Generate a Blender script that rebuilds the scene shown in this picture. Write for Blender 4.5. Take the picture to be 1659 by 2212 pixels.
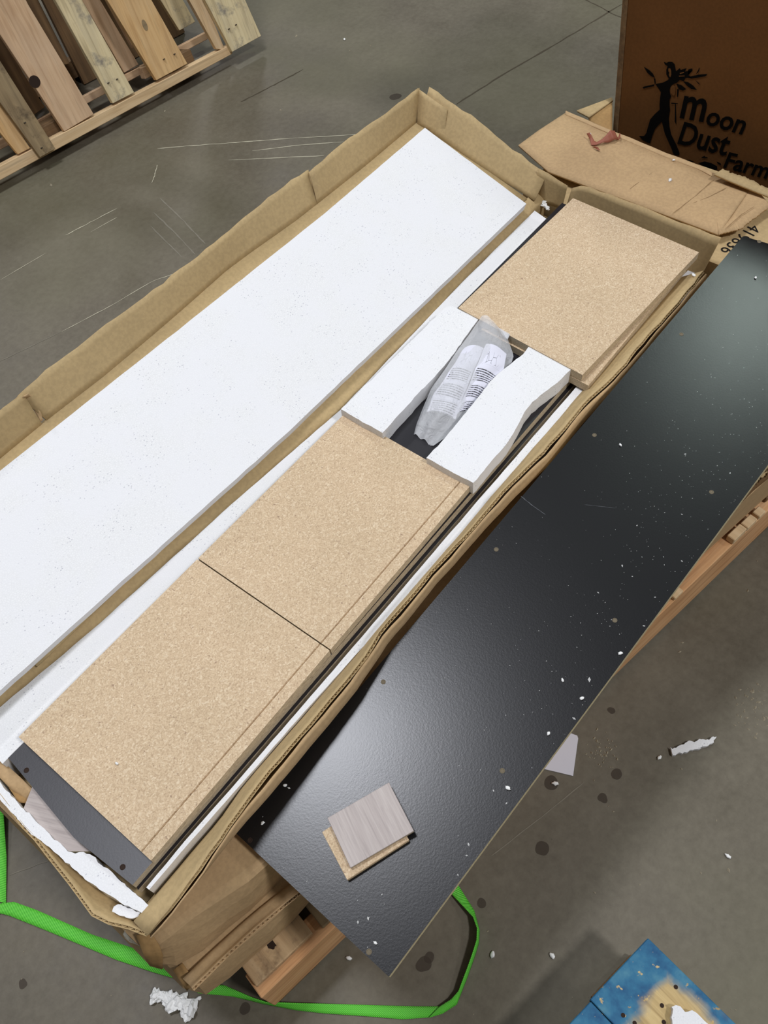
import bpy, bmesh, math, random
import numpy as np
from mathutils import Vector, Matrix, noise as mnoise
random.seed(7); rng = np.random.RandomState(5)
for o in list(bpy.data.objects): bpy.data.objects.remove(o)
S = bpy.context.scene; COL = S.collection

# ---------------------------------------------------------------- camera
F, CX, CY = 1886.0, 829.5, 1106.0            # focal length and centre in pixels of the 1659x2212 frame
def _ray(x, y): return np.array([x-CX, y-CY, F])
_a = _ray(3700, -2020); _a /= np.linalg.norm(_a)
_b = _ray(-2900, -1180); _b -= _a*_a.dot(_b); _b /= np.linalg.norm(_b)
_u = np.cross(_a, _b); _u = -_u if _u[1] > 0 else _u
CM = np.array([_a, np.cross(_u, _a), _u])    # camera axes -> world (x along the cartons, z up)
CC = np.array([0.0, 0.0, 1.55])
cam = bpy.data.objects.new('camera', bpy.data.cameras.new('camera')); COL.objects.link(cam)
R3 = Matrix([list(r) for r in np.column_stack([CM[:, 0], -CM[:, 1], -CM[:, 2]])])
cam.matrix_world = Matrix.Translation(CC.tolist()) @ R3.to_4x4()
cam.data.sensor_fit = 'VERTICAL'; cam.data.sensor_height = 36.0; cam.data.lens = F/2212*36
cam.data.clip_start = 0.02; cam.data.clip_end = 100
S.camera = cam

# ---------------------------------------------------------------- light
S.view_settings.view_transform = 'Standard'; S.view_settings.look = 'None'
S.view_settings.gamma = 1.0; S.view_settings.use_curve_mapping = False
S.view_settings.exposure = -0.14
wd = bpy.data.worlds.new('hall'); S.world = wd; wd.use_nodes = True
wd.node_tree.nodes['Background'].inputs[0].default_value = (0.93, 0.96, 1.0, 1)
wd.node_tree.nodes['Background'].inputs[1].default_value = 0.16
def lamp(x, y, z, e, size=0.9, col=(0.95, 0.98, 1.0), sy=None):
    l = bpy.data.lights.new('high_bay_lamp', 'AREA'); l.energy = e; l.size = size; l.color = col
    l.shape = 'RECTANGLE' if sy else 'DISK'
    if sy: l.size_y = sy
    o = bpy.data.objects.new('high_bay_lamp', l); o.location = (x, y, z); COL.objects.link(o)
    return o
LAMPS = [(0.26, 2.28, 6.0, 190, 1.1, (.91, .93, 1)), (5.5, 1.4, 6.0, 75, .8, (.84, 1, .92)), (1.0, -3.4, 6.0, 235, .8, (.98, .98, 1)), (5.6, -4.4, 6.0, 130, .8, (.98, .98, 1)),
         (1.2, 7.6, 6.0, 190, .8, (.98, .98, 1)), (5.8, 7.4, 6.0, 130, .8, (.98, .98, 1))]
for L in LAMPS: lamp(*L)

# ---------------------------------------------------------------- helpers
def V(*a): return np.array(a, float)
def P(px, py, z=0.0):
    d = CM@_ray(px, py); return CC + d*((z-CC[2])/d[2])
def PN(px, py, p0, n):
    d = CM@_ray(px, py); p0 = np.array(p0, float); n = np.array(n, float)
    return CC + d*(n.dot(p0-CC)/n.dot(d))
def PX(px, py, x): return PN(px, py, (x, 0, 0), (1, 0, 0))

def link_tags(o, label=None, cat=None, group=None, kind=None):
    if label: o['label'] = label
    if cat: o['category'] = cat
    if group: o['group'] = group
    if kind: o['kind'] = kind
    return o
def thing(name, loc, label, cat, group=None):
    o = bpy.data.objects.new(name, None); o.empty_display_size = 0.05
    o.location = Vector([float(c) for c in loc]); COL.objects.link(o)
    return link_tags(o, label, cat, group)
def worldloc(o):
    m = o.matrix_basis.copy(); p = o.parent
    while p: m = p.matrix_basis @ m; p = p.parent
    return m
def obj(name, verts, faces, mat, parent=None, frame=None, smooth=False, uv=None, mi=None):
    """verts in world coords; frame=(origin, X, Y): the object's local axes (grain runs along local X)."""
    vs = np.array(verts, float)
    if frame is None:
        if parent is None:
            o0 = V((vs[:, 0].min()+vs[:, 0].max())/2, (vs[:, 1].min()+vs[:, 1].max())/2, vs[:, 2].min())
        else: o0 = V(*worldloc(parent).to_translation())
        M = Matrix.Translation([float(c) for c in o0])
    else:
        o0, X, Y = [np.array(q, float) for q in frame]
        X = X/np.linalg.norm(X); Z = np.cross(X, Y); Z /= np.linalg.norm(Z); Y = np.cross(Z, X)
        M = Matrix([[float(c) for c in r] for r in np.column_stack([X, Y, Z])]).to_4x4()
        M.translation = Vector([float(c) for c in o0])
    Mi = M.inverted(); A = np.array(Mi)
    loc = vs@A[:3, :3].T + A[:3, 3]
    me = bpy.data.meshes.new(name); me.from_pydata(loc.tolist(), [], [list(f) for f in faces]); me.update()
    bm = bmesh.new(); bm.from_mesh(me); bmesh.ops.recalc_face_normals(bm, faces=bm.faces); bm.to_mesh(me); bm.free()
    for m in (mat if isinstance(mat, (list, tuple)) else [mat]): me.materials.append(m)
    if mi is not None:
        for p, k in zip(me.polygons, mi): p.material_index = k
    if uv is not None:
        l = me.uv_layers.new(name='UVMap')
        for lp in me.loops: l.data[lp.index].uv = uv[lp.vertex_index]
    if smooth:
        for p in me.polygons: p.use_smooth = True
    o = bpy.data.objects.new(name, me); COL.objects.link(o)
    if parent:
        o.parent = parent; o.matrix_basis = worldloc(parent).inverted() @ M
    else: o.matrix_basis = M
    return o

def prism(top, vec, jit=0.0, step=None):
    """closed solid: polygon 'top' (world) swept along vec; jit roughens the outline."""
    top = [np.array(p, float) for p in top]
    if step:
        out = []
        n = len(top)
        for i in range(n):
            a, b = top[i], top[(i+1) % n]; k = max(1, int(np.linalg.norm(b-a)/step))
            for j in range(k):
                p = a+(b-a)*j/k
                if j: p = p + V(rng.normal(0, jit), rng.normal(0, jit), 0)
                out.append(p)
        top = out
    n = len(top); vec = np.array(vec, float)
    vs = top + [p+vec for p in top]
    fs = [list(range(n)), list(range(2*n-1, n-1, -1))] + [[i, (i+1) % n, n+(i+1) % n, n+i] for i in range(n)]
    return vs, fs
def solid(name, top, vec, mat, parent=None, frame=None, bevel=0.0, jit=0.0, step=None, edge_mat=None):
    vs, fs = prism(top, vec, jit, step)
    mi = None
    mats = mat
    if edge_mat: mats = [mat, edge_mat]; mi = [0, 0]+[1]*(len(fs)-2)
    o = obj(name, vs, fs, mats, parent, frame, mi=mi)
    if bevel:
        bm = bmesh.new(); bm.from_mesh(o.data)
        bmesh.ops.bevel(bm, geom=list(bm.edges), offset=bevel, segments=1, affect='EDGES', clamp_overlap=True)
        bm.to_mesh(o.data); bm.free()
    return o
def resample(pts, n):
    pts = np.array(pts, float); d = np.r_[0, np.cumsum(np.linalg.norm(np.diff(pts, axis=0), axis=1))]
    t = np.linspace(0, d[-1], n); return np.column_stack([np.interp(t, d, pts[:, k]) for k in range(3)])
def grid_faces(nu, nv, off=0):
    return [[off+i*nv+j, off+(i+1)*nv+j, off+(i+1)*nv+j+1, off+i*nv+j+1] for i in range(nu-1) for j in range(nv-1)]
def sheet(name, rows, mat, parent=None, th=0.004, nu=None, flute=False, wob=0.0, seed=0, flen=0.0075, rough=0.0):
    """Cardboard sheet through polyline rows (row 0 = foot, last = rim). Two liners and, with flute, a real sine core."""
    nv0 = len(rows)
    L = np.linalg.norm(np.diff(np.array(rows[0], float), axis=0), axis=1).sum()
    if nu is None: nu = max(3, int(L/0.02)+1)
    G = np.stack([resample(r, nu) for r in rows], axis=1)       # nu, nv0, 3
    sub = 3; H = []
    for j in range(nv0-1):
        for s in range(sub): H.append(G[:, j]+(G[:, j+1]-G[:, j])*s/sub)
    H.append(G[:, -1]); G = np.stack(H, axis=1); nv = G.shape[1]
    if rough:
        r = np.random.RandomState(seed+3)
        d = (G[:, -1]-G[:, -2]); d /= np.linalg.norm(d, axis=1)[:, None]
        G[:, -1] += d*r.normal(0, rough, (nu, 1))
    def normals(G):
        du = np.gradient(G, axis=0); dv = np.gradient(G, axis=1); n = np.cross(du, dv)
        return n/np.maximum(np.linalg.norm(n, axis=2), 1e-9)[..., None]
    N = normals(G)
    if wob:
        s = np.linspace(0, L, nu)[:, None]; w = np.linspace(0, 1, nv)[None, :]
        ph = seed*1.7
        h = (np.sin(s*21+ph)+.6*np.sin(s*47+ph*2)+.4*np.sin(s*103+ph*3))*wob*w
        G = G+N*h[..., None]; N = normals(G)
    a = G+N*th/2; b = G-N*th/2
    vs = np.concatenate([a.reshape(-1, 3), b.reshape(-1, 3)]); k = nu*nv
    fs = grid_faces(nu, nv)+grid_faces(nu, nv, k)
    if not flute:
        for i in range(nu-1):
            fs.append([i*nv+nv-1, (i+1)*nv+nv-1, k+(i+1)*nv+nv-1, k+i*nv+nv-1]); fs.append([i*nv, (i+1)*nv, k+(i+1)*nv, k+i*nv])
        for j in range(nv-1):
            fs.append([j, j+1, k+j+1, k+j]); e = (nu-1)*nv; fs.append([e+j, e+j+1, k+e+j+1, k+e+j])
    else:
        m = max(8, int(L/flen*6)); t = np.linspace(0, nu-1, m)
        def interp(A): return np.stack([np.column_stack([np.interp(t, np.arange(nu), A[:, j, c]) for c in range(3)]) for j in (0, nv//2, nv-1)], axis=1)
        Gf, Nf = interp(G), interp(N)
        Gf[:, 2] -= 0.0006*(Gf[:, 2]-Gf[:, 1])/np.linalg.norm(Gf[:, 2]-Gf[:, 1], axis=1)[:, None]
        w = np.sin(np.arange(m)*2*math.pi/6+.4)*(th/2-.0003)
        F_ = Gf+Nf*w[:, None, None]
        o0 = len(vs); vs = np.concatenate([vs, F_.reshape(-1, 3)]); fs += grid_faces(m, 3, o0)
        # liners get a little thickness of their own at the rim
    o = obj(name, vs, fs, mat, parent)
    for p in o.data.polygons: p.use_smooth = True
    if flute:
        md = o.modifiers.new('liner', 'SOLIDIFY'); md.thickness = 0.0005; md.offset = 0
    else:
        pass
    return o
def blob(name, c, r, mat, seed=0, sq=(1, 1, .6), parent=None, sub=1, n=.35):
    bm = bmesh.new(); bmesh.ops.create_icosphere(bm, subdivisions=sub, radius=1)
    a = seed*2.4
    vs = []
    for v in bm.verts:
        p = v.co; f = 1+n*mnoise.noise(p*1.7+Vector((seed*3.1, seed, 0)))*2
        x, y, z = p.x*sq[0]*f, p.y*sq[1]*f, p.z*sq[2]*f
        vs.append((c[0]+r*(x*math.cos(a)-y*math.sin(a)), c[1]+r*(x*math.sin(a)+y*math.cos(a)), c[2]+r*(z+sq[2])))
    fs = [[v.index for v in f.verts] for f in bm.faces]; bm.free()
    return vs, fs

# ---------------------------------------------------------------- materials
def srgb(r, g, b):
    f = lambda c: (c/255/12.92) if c/255 <= .04045 else ((c/255+.055)/1.055)**2.4
    return (f(r), f(g), f(b), 1)
class MB:
    def __init__(s, name, rough=.6, spec=.3):
        s.m = bpy.data.materials.new(name); s.m.use_nodes = True; s.t = s.m.node_tree; s.n = s.t.nodes
        s.b = s.n['Principled BSDF']; s.b.inputs['Roughness'].default_value = rough; s.b.inputs['Specular IOR Level'].default_value = spec
        s.tc = s.n.new('ShaderNodeTexCoord')
    def node(s, t, **k):
        n = s.n.new(t)
        for a, v in k.items(): setattr(n, a, v)
        return n
    def L(s, a, b): s.t.links.new(a, b)
    def coord(s, scale=(1, 1, 1), rot=(0, 0, 0), src='Object', loc=(0, 0, 0)):
        mp = s.node('ShaderNodeMapping'); mp.inputs['Scale'].default_value = scale; mp.inputs['Rotation'].default_value = rot; mp.inputs['Location'].default_value = loc
        s.L(s.tc.outputs[src], mp.inputs[0]); return mp.outputs[0]
    def noise(s, scale, detail=4, rough=.55, co=None, dist=0):
        n = s.node('ShaderNodeTexNoise'); n.inputs['Scale'].default_value = scale; n.inputs['Detail'].default_value = detail
        n.inputs['Roughness'].default_value = rough; n.inputs['Distortion'].default_value = dist
        s.L(co or s.tc.outputs['Object'], n.inputs['Vector']); return n.outputs['Fac']
    def voro(s, scale, feature='F1', co=None, out='Distance', rnd=1):
        n = s.node('ShaderNodeTexVoronoi', feature=feature); n.inputs['Scale'].default_value = scale; n.inputs['Randomness'].default_value = rnd
        s.L(co or s.tc.outputs['Object'], n.inputs['Vector']); return n.outputs[out]
    def ramp(s, fac, stops, interp='LINEAR'):
        r = s.node('ShaderNodeValToRGB'); r.color_ramp.interpolation = interp
        e = r.color_ramp.elements
        while len(e) < len(stops): e.new(.5)
        for k, (p, c) in enumerate(stops): e[k].position = p; e[k].color = c if len(c) == 4 else (*c, 1)
        s.L(fac, r.inputs[0]); return r.outputs[0]
    def mix(s, fac, a, b, mode='MIX'):
        m = s.node('ShaderNodeMix', data_type='RGBA', blend_type=mode)
        for i, v in ((0, fac), (6, a), (7, b)):
            if isinstance(v, (int, float)): m.inputs[i].default_value = v
            elif isinstance(v, tuple): m.inputs[i].default_value = v
            else: s.L(v, m.inputs[i])
        return m.outputs[2]
    def math(s, op, a, b=0.0):
        m = s.node('ShaderNodeMath', operation=op)
        for i, v in enumerate((a, b)):
            if isinstance(v, (int, float)): m.inputs[i].default_value = v
            else: s.L(v, m.inputs[i])
        return m.outputs[0]
    def col(s, c):
        if isinstance(c, tuple): s.b.inputs['Base Color'].default_value = c
        else: s.L(c, s.b.inputs['Base Color'])
        return s
    def bump(s, h, strength=.3, dist=.001):
        b = s.node('ShaderNodeBump'); b.inputs['Strength'].default_value = strength; b.inputs['Distance'].default_value = dist
        s.L(h, b.inputs['Height']); s.L(b.outputs[0], s.b.inputs['Normal']); return s
g1 = lambda v: (v, v, v, 1)

def m_cardboard(name, c, var=.06, streak=True):
    m = MB(name, .75, .2)
    n1 = m.noise(9, 4); n2 = m.noise(160, 3)
    dark = tuple(x*(1-var*1.6) for x in c[:3])+(1,); light = tuple(min(1, x*(1+var)) for x in c[:3])+(1,)
    k = m.ramp(n1, [(.3, dark), (.7, light)])
    k = m.mix(.12, k, m.ramp(n2, [(.4, g1(.35)), (.6, g1(.8))]), 'OVERLAY')
    m.col(k); w = m.noise(1, 2, co=m.coord((140, 12, 12)))
    m.bump(m.math('ADD', w, n2), .12, .0006); return m.m
M_CARD = m_cardboard('kraft_cardboard_inside', srgb(184, 160, 118))
M_CARD2 = m_cardboard('kraft_cardboard_outside', srgb(190, 160, 120))
M_CARD3 = m_cardboard('brown_cardboard', srgb(168, 134, 88), .08)
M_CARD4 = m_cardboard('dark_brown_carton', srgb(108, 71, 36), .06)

def m_foam(name):
    m = MB(name, .65, .35)
    e = m.voro(300, 'DISTANCE_TO_EDGE', m.coord(loc=(.3, .1, .2))); big = m.noise(14, 3)
    lines = m.ramp(e, [(0, g1(.70)), (.04, g1(.79)), (.3, g1(.84))])
    patch = m.ramp(big, [(.42, g1(0)), (.62, g1(1))])
    base = m.mix(m.math('ADD', m.math('MULTIPLY', patch, .5), .35), (.81, .81, .835, 1), lines)
    pores = m.ramp(m.voro(150, 'F1', m.coord((1, 1.5, 1))), [(.13, g1(1)), (.22, g1(0))]); pm = m.ramp(m.noise(26, 3, .6), [(.46, g1(0)), (.60, g1(1))])
    base = m.mix(m.math('MULTIPLY', m.math('MULTIPLY', pores, pm), .75), base, (.42, .42, .47, 1))
    m.col(base); m.bump(m.math('ADD', e, m.math('MULTIPLY', m.noise(400, 2), .3)), .25, .0008)
    m.b.inputs['Subsurface Weight'].default_value = 0.0
    return m.m
M_FOAM = m_foam('polystyrene_foam')

def m_chip(name):
    m = MB(name, .7, .25)
    co = m.coord((1, 1, 1))
    w = m.node('ShaderNodeVectorMath', operation='ADD'); nn = m.node('ShaderNodeTexNoise'); nn.inputs['Scale'].default_value = 60
    m.L(m.tc.outputs['Object'], nn.inputs['Vector'])
    sc = m.node('ShaderNodeVectorMath', operation='SCALE'); sc.inputs['Scale'].default_value = .015
    m.L(nn.outputs['Color'], sc.inputs[0]); m.L(co, w.inputs[0]); m.L(sc.outputs[0], w.inputs[1])
    c1 = m.voro(400, 'F1', w.outputs[0], 'Color')
    sep = m.node('ShaderNodeSeparateColor'); m.L(c1, sep.inputs[0])
    k = m.ramp(sep.outputs[0], [(0, srgb(168, 138, 100)), (.35, srgb(198, 170, 132)), (.75, srgb(214, 188, 150)), (1, srgb(244, 226, 194))])
    k2 = m.ramp(m.noise(420, 3, .7), [(.33, srgb(140, 108, 76)), (.5, srgb(206, 180, 142)), (.68, srgb(238, 216, 180))])
    k = m.mix(.5, k, k2)
    k = m.mix(m.ramp(m.noise(150, 2), [(.66, g1(0)), (.71, g1(.75))]), k, srgb(120, 84, 56))
    k = m.mix(.22, k, m.ramp(m.noise(5, 2), [(.35, srgb(190, 166, 136)), (.65, srgb(222, 192, 160))]))
    k = m.mix(.12, k, (.5, .46, .42, 1))
    m.col(k); m.bump(m.math('ADD', m.noise(420, 3, .7), sep.outputs[1]), .18, .0005); return m.m
M_CHIP = m_chip('particleboard_face')
def m_chipedge(name):
    m = MB(name, .8, .2)
    n = m.noise(1, 4, .7, m.coord((160, 600, 600)))
    m.col(m.ramp(n, [(.3, srgb(152, 136, 112)), (.5, srgb(194, 177, 150)), (.7, srgb(220, 203, 172))])); m.bump(n, .4, .001); return m.m
M_EDGE = m_chipedge('particleboard_edge')
def m_paleedge(name):
    m = MB(name, .7, .2); n = m.noise(300, 3)
    m.col(m.ramp(n, [(.35, srgb(186, 172, 134)), (.65, srgb(214, 202, 166))])); return m.m
M_PALE = m_paleedge('pale_edge_band')
def m_black(name, rough=.29, dust=True):
    m = MB(name, rough, .5)
    tex = m.noise(620, 2, .5)
    base = (.0048, .0048, .0058, 1)
    if dust:
        d = m.ramp(m.noise(260, 2, .6), [(.70, g1(0)), (.76, g1(.35))]); d2 = m.ramp(m.noise(7, 4), [(.45, g1(0)), (.75, g1(1))])
        base = m.mix(m.math('MULTIPLY', d, d2), base, (.25, .25, .27, 1))
    if not dust: base = (.016, .0145, .019, 1)  # sheen of the inner boards put into the base as a paler purple
    m.col(base); m.bump(m.math('ADD', tex, m.math('MULTIPLY', m.voro(330), .8)), .15, .00025); return m.m
M_BLACK = m_black('black_laminate'); M_BLACK2 = m_black('black_laminate_inner', .4, False)
def m_wood(name, a, b, c, scale=1.0, knots=True, stain=None):
    m = MB(name, .75, .25)
    n = m.noise(1, 5, .6, m.coord((3*scale, 55*scale, 55*scale)), .8)
    w = m.node('ShaderNodeTexWave', wave_type='RINGS', rings_direction='X'); w.inputs['Scale'].default_value = 10*scale; w.inputs['Distortion'].default_value = 5
    w.inputs['Detail'].default_value = 3; w.inputs['Detail Scale'].default_value = 1.5
    m.L(m.coord((.35, 2.2, 2.2), loc=(.2, .13, .4)), w.inputs['Vector'])
    k = m.ramp(n, [(.34, a), (.48, b), (.66, c)])
    k = m.mix(.35, k, m.ramp(w.outputs['Fac'], [(0, a), (.6, c)]), 'MULTIPLY')
    k = m.mix(m.ramp(m.noise(1, 3, .6, m.coord((5*scale, 110*scale, 110*scale), loc=(3, 1, 2)), .4), [(.58, g1(0)), (.70, g1(.55))]), k, tuple(v*.45 for v in a[:3])+(1,))
    k = m.mix(.4, k, m.ramp(m.noise(7, 3), [(.35, b), (.65, c)]))
    if stain: k = m.mix(m.ramp(m.noise(12, 5, .7), [(.56, g1(0)), (.70, g1(.75))]), k, stain)
    m.col(k); m.bump(n, .25, .001); return m.m
M_W1 = m_wood('pale_pine', srgb(184, 152, 110), srgb(220, 192, 150), srgb(234, 210, 172))
M_W2 = m_wood('pink_pine', srgb(182, 144, 108), srgb(216, 184, 148), srgb(232, 204, 170))
M_W3 = m_wood('orange_pine', srgb(182, 138, 86), srgb(222, 184, 130), srgb(236, 204, 154))
M_W4 = m_wood('weathered_pine', srgb(162, 142, 106), srgb(226, 208, 166), srgb(240, 226, 188), 1, True, srgb(124, 120, 116))
M_W5 = m_wood('grey_weathered_wood', srgb(112, 96, 74), srgb(150, 130, 100), srgb(186, 164, 126), 1, True, srgb(90, 76, 60))
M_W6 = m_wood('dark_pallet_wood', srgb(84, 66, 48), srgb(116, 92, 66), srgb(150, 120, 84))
M_W8 = m_wood('rough_lead_board', srgb(134, 102, 70), srgb(190, 158, 118), srgb(220, 192, 152), 1, True, srgb(104, 78, 56))
M_W7 = m_wood('red_striped_pine', srgb(170, 118, 74), srgb(212, 164, 116), srgb(232, 192, 146), 1.6)
def m_laminate(name):
    m = MB(name, .5, .4)
    n = m.noise(1, 5, .65, m.coord((14, 260, 260)), .5); n2 = m.noise(1, 3, .5, m.coord((5, 50, 50)))
    k = m.ramp(n, [(.3, srgb(150, 139, 136)), (.5, srgb(178, 167, 162)), (.7, srgb(196, 187, 181))])
    k = m.mix(.4, k, m.ramp(n2, [(.35, srgb(166, 154, 150)), (.65, srgb(188, 178, 173))]))
    m.col(k); return m.m
M_LAM = m_laminate('grey_woodgrain_laminate')
def m_plain(name, c, rough=.6, spec=.3, metal=0):
    m = MB(name, rough, spec); m.col(c); m.b.inputs['Metallic'].default_value = metal
    n = m.noise(200, 2); m.bump(n, .05, .0005); return m.m
M_INK = m_plain('black_ink', srgb(22, 17, 14), .7)
M_INKD = m_plain('dark_ink', srgb(10, 8, 7), .8, .1)
M_PAPER = m_plain('white_paper', srgb(222, 222, 232), .6)
M_HOLE = m_plain('wood_plug', srgb(112, 102, 84), .8)
M_HOLED = m_plain('dark_hole', srgb(50, 36, 28), .9)
M_NAIL = m_plain('nail_steel', srgb(90, 84, 76), .4, .5, .8)
M_RUST = m_plain('rust_paper_tape', srgb(158, 96, 76), .55)
M_SCUFF = m_plain('white_scuff', srgb(186, 180, 158), .8)
M_SCUFFD = m_plain('faint_scuff', srgb(132, 126, 112), .8)
M_CRACK = m_plain('dark_joint', srgb(80, 72, 58), .9)
M_CREASE = m_plain('cardboard_crease', srgb(150, 122, 86), .8)
M_SCR = m_plain('panel_scratch', srgb(88, 90, 94), .7)
M_TORN = m_plain('torn_brown_paper', srgb(104, 78, 50), .9)
M_DIRT = m_plain('dark_dirt', srgb(78, 68, 58), .7); M_DIRT.node_tree.nodes['Principled BSDF'].inputs['Alpha'].default_value = .6
M_CRUMB = m_plain('foam_crumb', (.86, .86, .84, 1), .7)
M_DUST = m_plain('sawdust', srgb(170, 160, 138), .9)

def m_floor():
    m = MB('polished_concrete', .5, .35)
    a = m.noise(1.3, 5, .6); b = m.noise(7, 6, .65); c = m.noise(60, 4, .7)
    k = m.ramp(a, [(.35, srgb(92, 84, 71)), (.5, srgb(106, 99, 84)), (.66, srgb(114, 107, 93))])
    k = m.mix(.45, k, m.ramp(b, [(.3, srgb(82, 74, 62)), (.7, srgb(118, 111, 96))]))
    k = m.mix(.25, k, m.ramp(c, [(.3, srgb(80, 74, 62)), (.7, srgb(134, 128, 112))]))
    grn = m.ramp(m.noise(1.1, 3, .5, m.coord(loc=(3.2, 1.4, 0))), [(.47, g1(0)), (.62, g1(.55))])
    gx = m.node('ShaderNodeSeparateXYZ'); m.L(m.coord(), gx.inputs[0])
    k = m.mix(m.math('MULTIPLY', grn, .6), k, srgb(104, 102, 76))
    sp = m.ramp(m.voro(28), [(.03, g1(1)), (.06, g1(0))]); spm = m.ramp(m.noise(9, 3), [(.6, g1(0)), (.66, g1(.6))])
    k = m.mix(m.math('MULTIPLY', sp, spm), k, srgb(58, 50, 42))
    m.col(k)
    m.L(m.ramp(b, [(.3, g1(.42)), (.7, g1(.62))]), m.b.inputs['Roughness'])
    m.bump(c, .15, .001); return m.m
M_FLOOR = m_floor()
def m_strap():
    m = MB('green_webbing', .55, .4)
    sx = m.node('ShaderNodeSeparateXYZ'); m.L(m.tc.outputs['UV'], sx.inputs[0])
    w = m.math('SINE', m.math('MULTIPLY', sx.outputs[0], 2*math.pi/.0028))
    f = m.math('ADD', m.math('MULTIPLY', w, .5), .5)
    m.col(m.ramp(f, [(0, srgb(60, 168, 40)), (.6, srgb(104, 220, 66)), (1, srgb(126, 232, 84))])); m.bump(f, .6, .0008); return m.m
M_STRAP = m_strap()
def m_blue():
    m = MB('blue_painted_wood', .7, .3)
    gcol = m.ramp(m.noise(1, 5, .6, m.coord((4, 60, 60)), .6), [(.3, srgb(150, 122, 78)), (.55, srgb(206, 180, 128)), (.7, srgb(222, 200, 150))])
    blue = m.ramp(m.noise(24, 4), [(.3, srgb(26, 66, 112)), (.5, srgb(52, 112, 146)), (.7, srgb(86, 140, 160))])
    sx = m.node('ShaderNodeSeparateXYZ'); m.L(m.tc.outputs['Object'], sx.inputs[0])
    # paint kept along the board end (local x near 0) and along the outer side (local y near 0)
    nz = m.math('MULTIPLY', m.noise(16, 4), .05)
    dx = m.math('ADD', sx.outputs[0], nz); dy = m.math('ADD', sx.outputs[1], nz)
    ex = m.ramp(dx, [(.066, g1(1)), (.080, g1(0))]); ey = m.ramp(dy, [(.036, g1(1)), (.052, g1(0))])
    mask = m.math('MAXIMUM', ex, ey)
    chip = m.ramp(m.noise(70, 3), [(.62, g1(1)), (.67, g1(0))])
    k = m.mix(m.math('MULTIPLY', mask, chip), gcol, blue)
    k = m.mix(m.ramp(m.noise(11, 3, .6), [(.57, g1(0)), (.72, g1(.5))]), k, srgb(120, 112, 96))
    m.col(k); m.bump(m.noise(1, 4, .6, m.coord((6, 90, 90))), .35, .001); return m.m
M_BLUE = m_blue()
def m_bag():
    m = MB('milky_polythene', .38, .5)
    m.col((.88, .89, .92, 1)); m.b.inputs['Alpha'].default_value = .5
    m.bump(m.noise(70, 4, .6, dist=1.0), .8, .004); return m.m
M_BAG = m_bag()
def m_clear():
    m = MB('clear_tape', .12, .5); m.col((.85, .9, .85, 1)); m.b.inputs['Alpha'].default_value = .22
    m.bump(m.noise(60, 3), .9, .004); return m.m
M_CLEAR = m_clear()
def m_leaflet():
    m = MB('printed_leaflet', .6, .3)
    sx = m.node('ShaderNodeSeparateXYZ'); m.L(m.tc.outputs['UV'], sx.inputs[0])
    u, v = sx.outputs[0], sx.outputs[1]
    ln = m.ramp(m.math('FRACT', m.math('MULTIPLY', v, 34)), [(.45, g1(1)), (.55, g1(0))])
    cv = m.node('ShaderNodeCombineXYZ'); m.L(m.math('MULTIPLY', u, 26), cv.inputs[0]); m.L(m.math('FLOOR', m.math('MULTIPLY', v, 34)), cv.inputs[1])
    wd_ = m.ramp(m.noise(2.4, 1, co=cv.outputs[0]), [(.42, g1(0)), (.46, g1(1))])
    blk = m.ramp(m.math('FRACT', m.math('ADD', m.math('MULTIPLY', v, 4.3), .1)), [(.08, g1(0)), (.1, g1(1)), (.86, g1(1)), (.88, g1(0))])
    lim = m.math('MULTIPLY', m.ramp(v, [(.70, g1(1)), (.71, g1(0))]), m.ramp(u, [(.07, g1(0)), (.08, g1(1)), (.90, g1(1)), (.92, g1(0))]))
    t = m.math('MULTIPLY', m.math('MULTIPLY', ln, wd_), m.math('MULTIPLY', blk, lim))
    # a small line drawing above the text block
    dr = m.ramp(m.voro(7, 'DISTANCE_TO_EDGE', m.coord(src='UV')), [(0, g1(1)), (.035, g1(0))])
    dl = m.math('MULTIPLY', m.ramp(v, [(.72, g1(0)), (.74, g1(1)), (.90, g1(1)), (.92, g1(0))]), m.ramp(u, [(.2, g1(0)), (.25, g1(1)), (.75, g1(1)), (.8, g1(0))]))
    t = m.math('MAXIMUM', t, m.math('MULTIPLY', dr, dl))
    m.col(m.mix(t, srgb(226, 226, 238), srgb(26, 26, 34))); return m.m
M_LEAF = m_leaflet()

# ================================================================ SETTING
fl = obj('floor', [(-6, -5, 0), (12, -5, 0), (12, 14, 0), (-6, 14, 0)], [[0, 1, 2, 3]], M_FLOOR); fl['kind'] = 'structure'
def mark(name, pts, w, mat, z=.0006, parent=fl):
    Q = [P(*p, z) if len(p) == 2 else p for p in pts]; Q = resample(Q, max(4, len(pts)*6)); vs = []
    for i, q in enumerate(Q):
        t = Q[min(i+1, len(Q)-1)]-Q[max(i-1, 0)]; n = V(-t[1], t[0], 0); n /= np.linalg.norm(n)
        ww = w*(.45+.8*rng.rand())*(0.35 if i in (0, len(Q)-1) else 1); j = n*rng.normal(0, w*.15)
        vs += [q+n*ww/2+j, q-n*ww/2+j]
    fs = [[2*i, 2*i+1, 2*i+3, 2*i+2] for i in range(len(Q)-1)]
    return obj(name, vs, fs, mat, parent)
for pts, w in [([(340, 321), (410, 315), (560, 304), (640, 298)], .004), ([(640, 298), (780, 290)], .0035), ([(545, 326), (640, 314), (745, 306)], .0035), ([(493, 346), (700, 336)], .0035),
               ([(142, 508), (195, 480), (253, 450)], .003), ([(196, 501), (253, 469)], .002), ([(134, 716), (240, 660), (330, 607), (380, 590)], .002), ([(328, 395), (334, 378), (340, 356)], .003), ([(0, 605), (100, 546)], .0018)]:
    mark('scuff_mark', pts, w, M_SCUFF)
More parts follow.
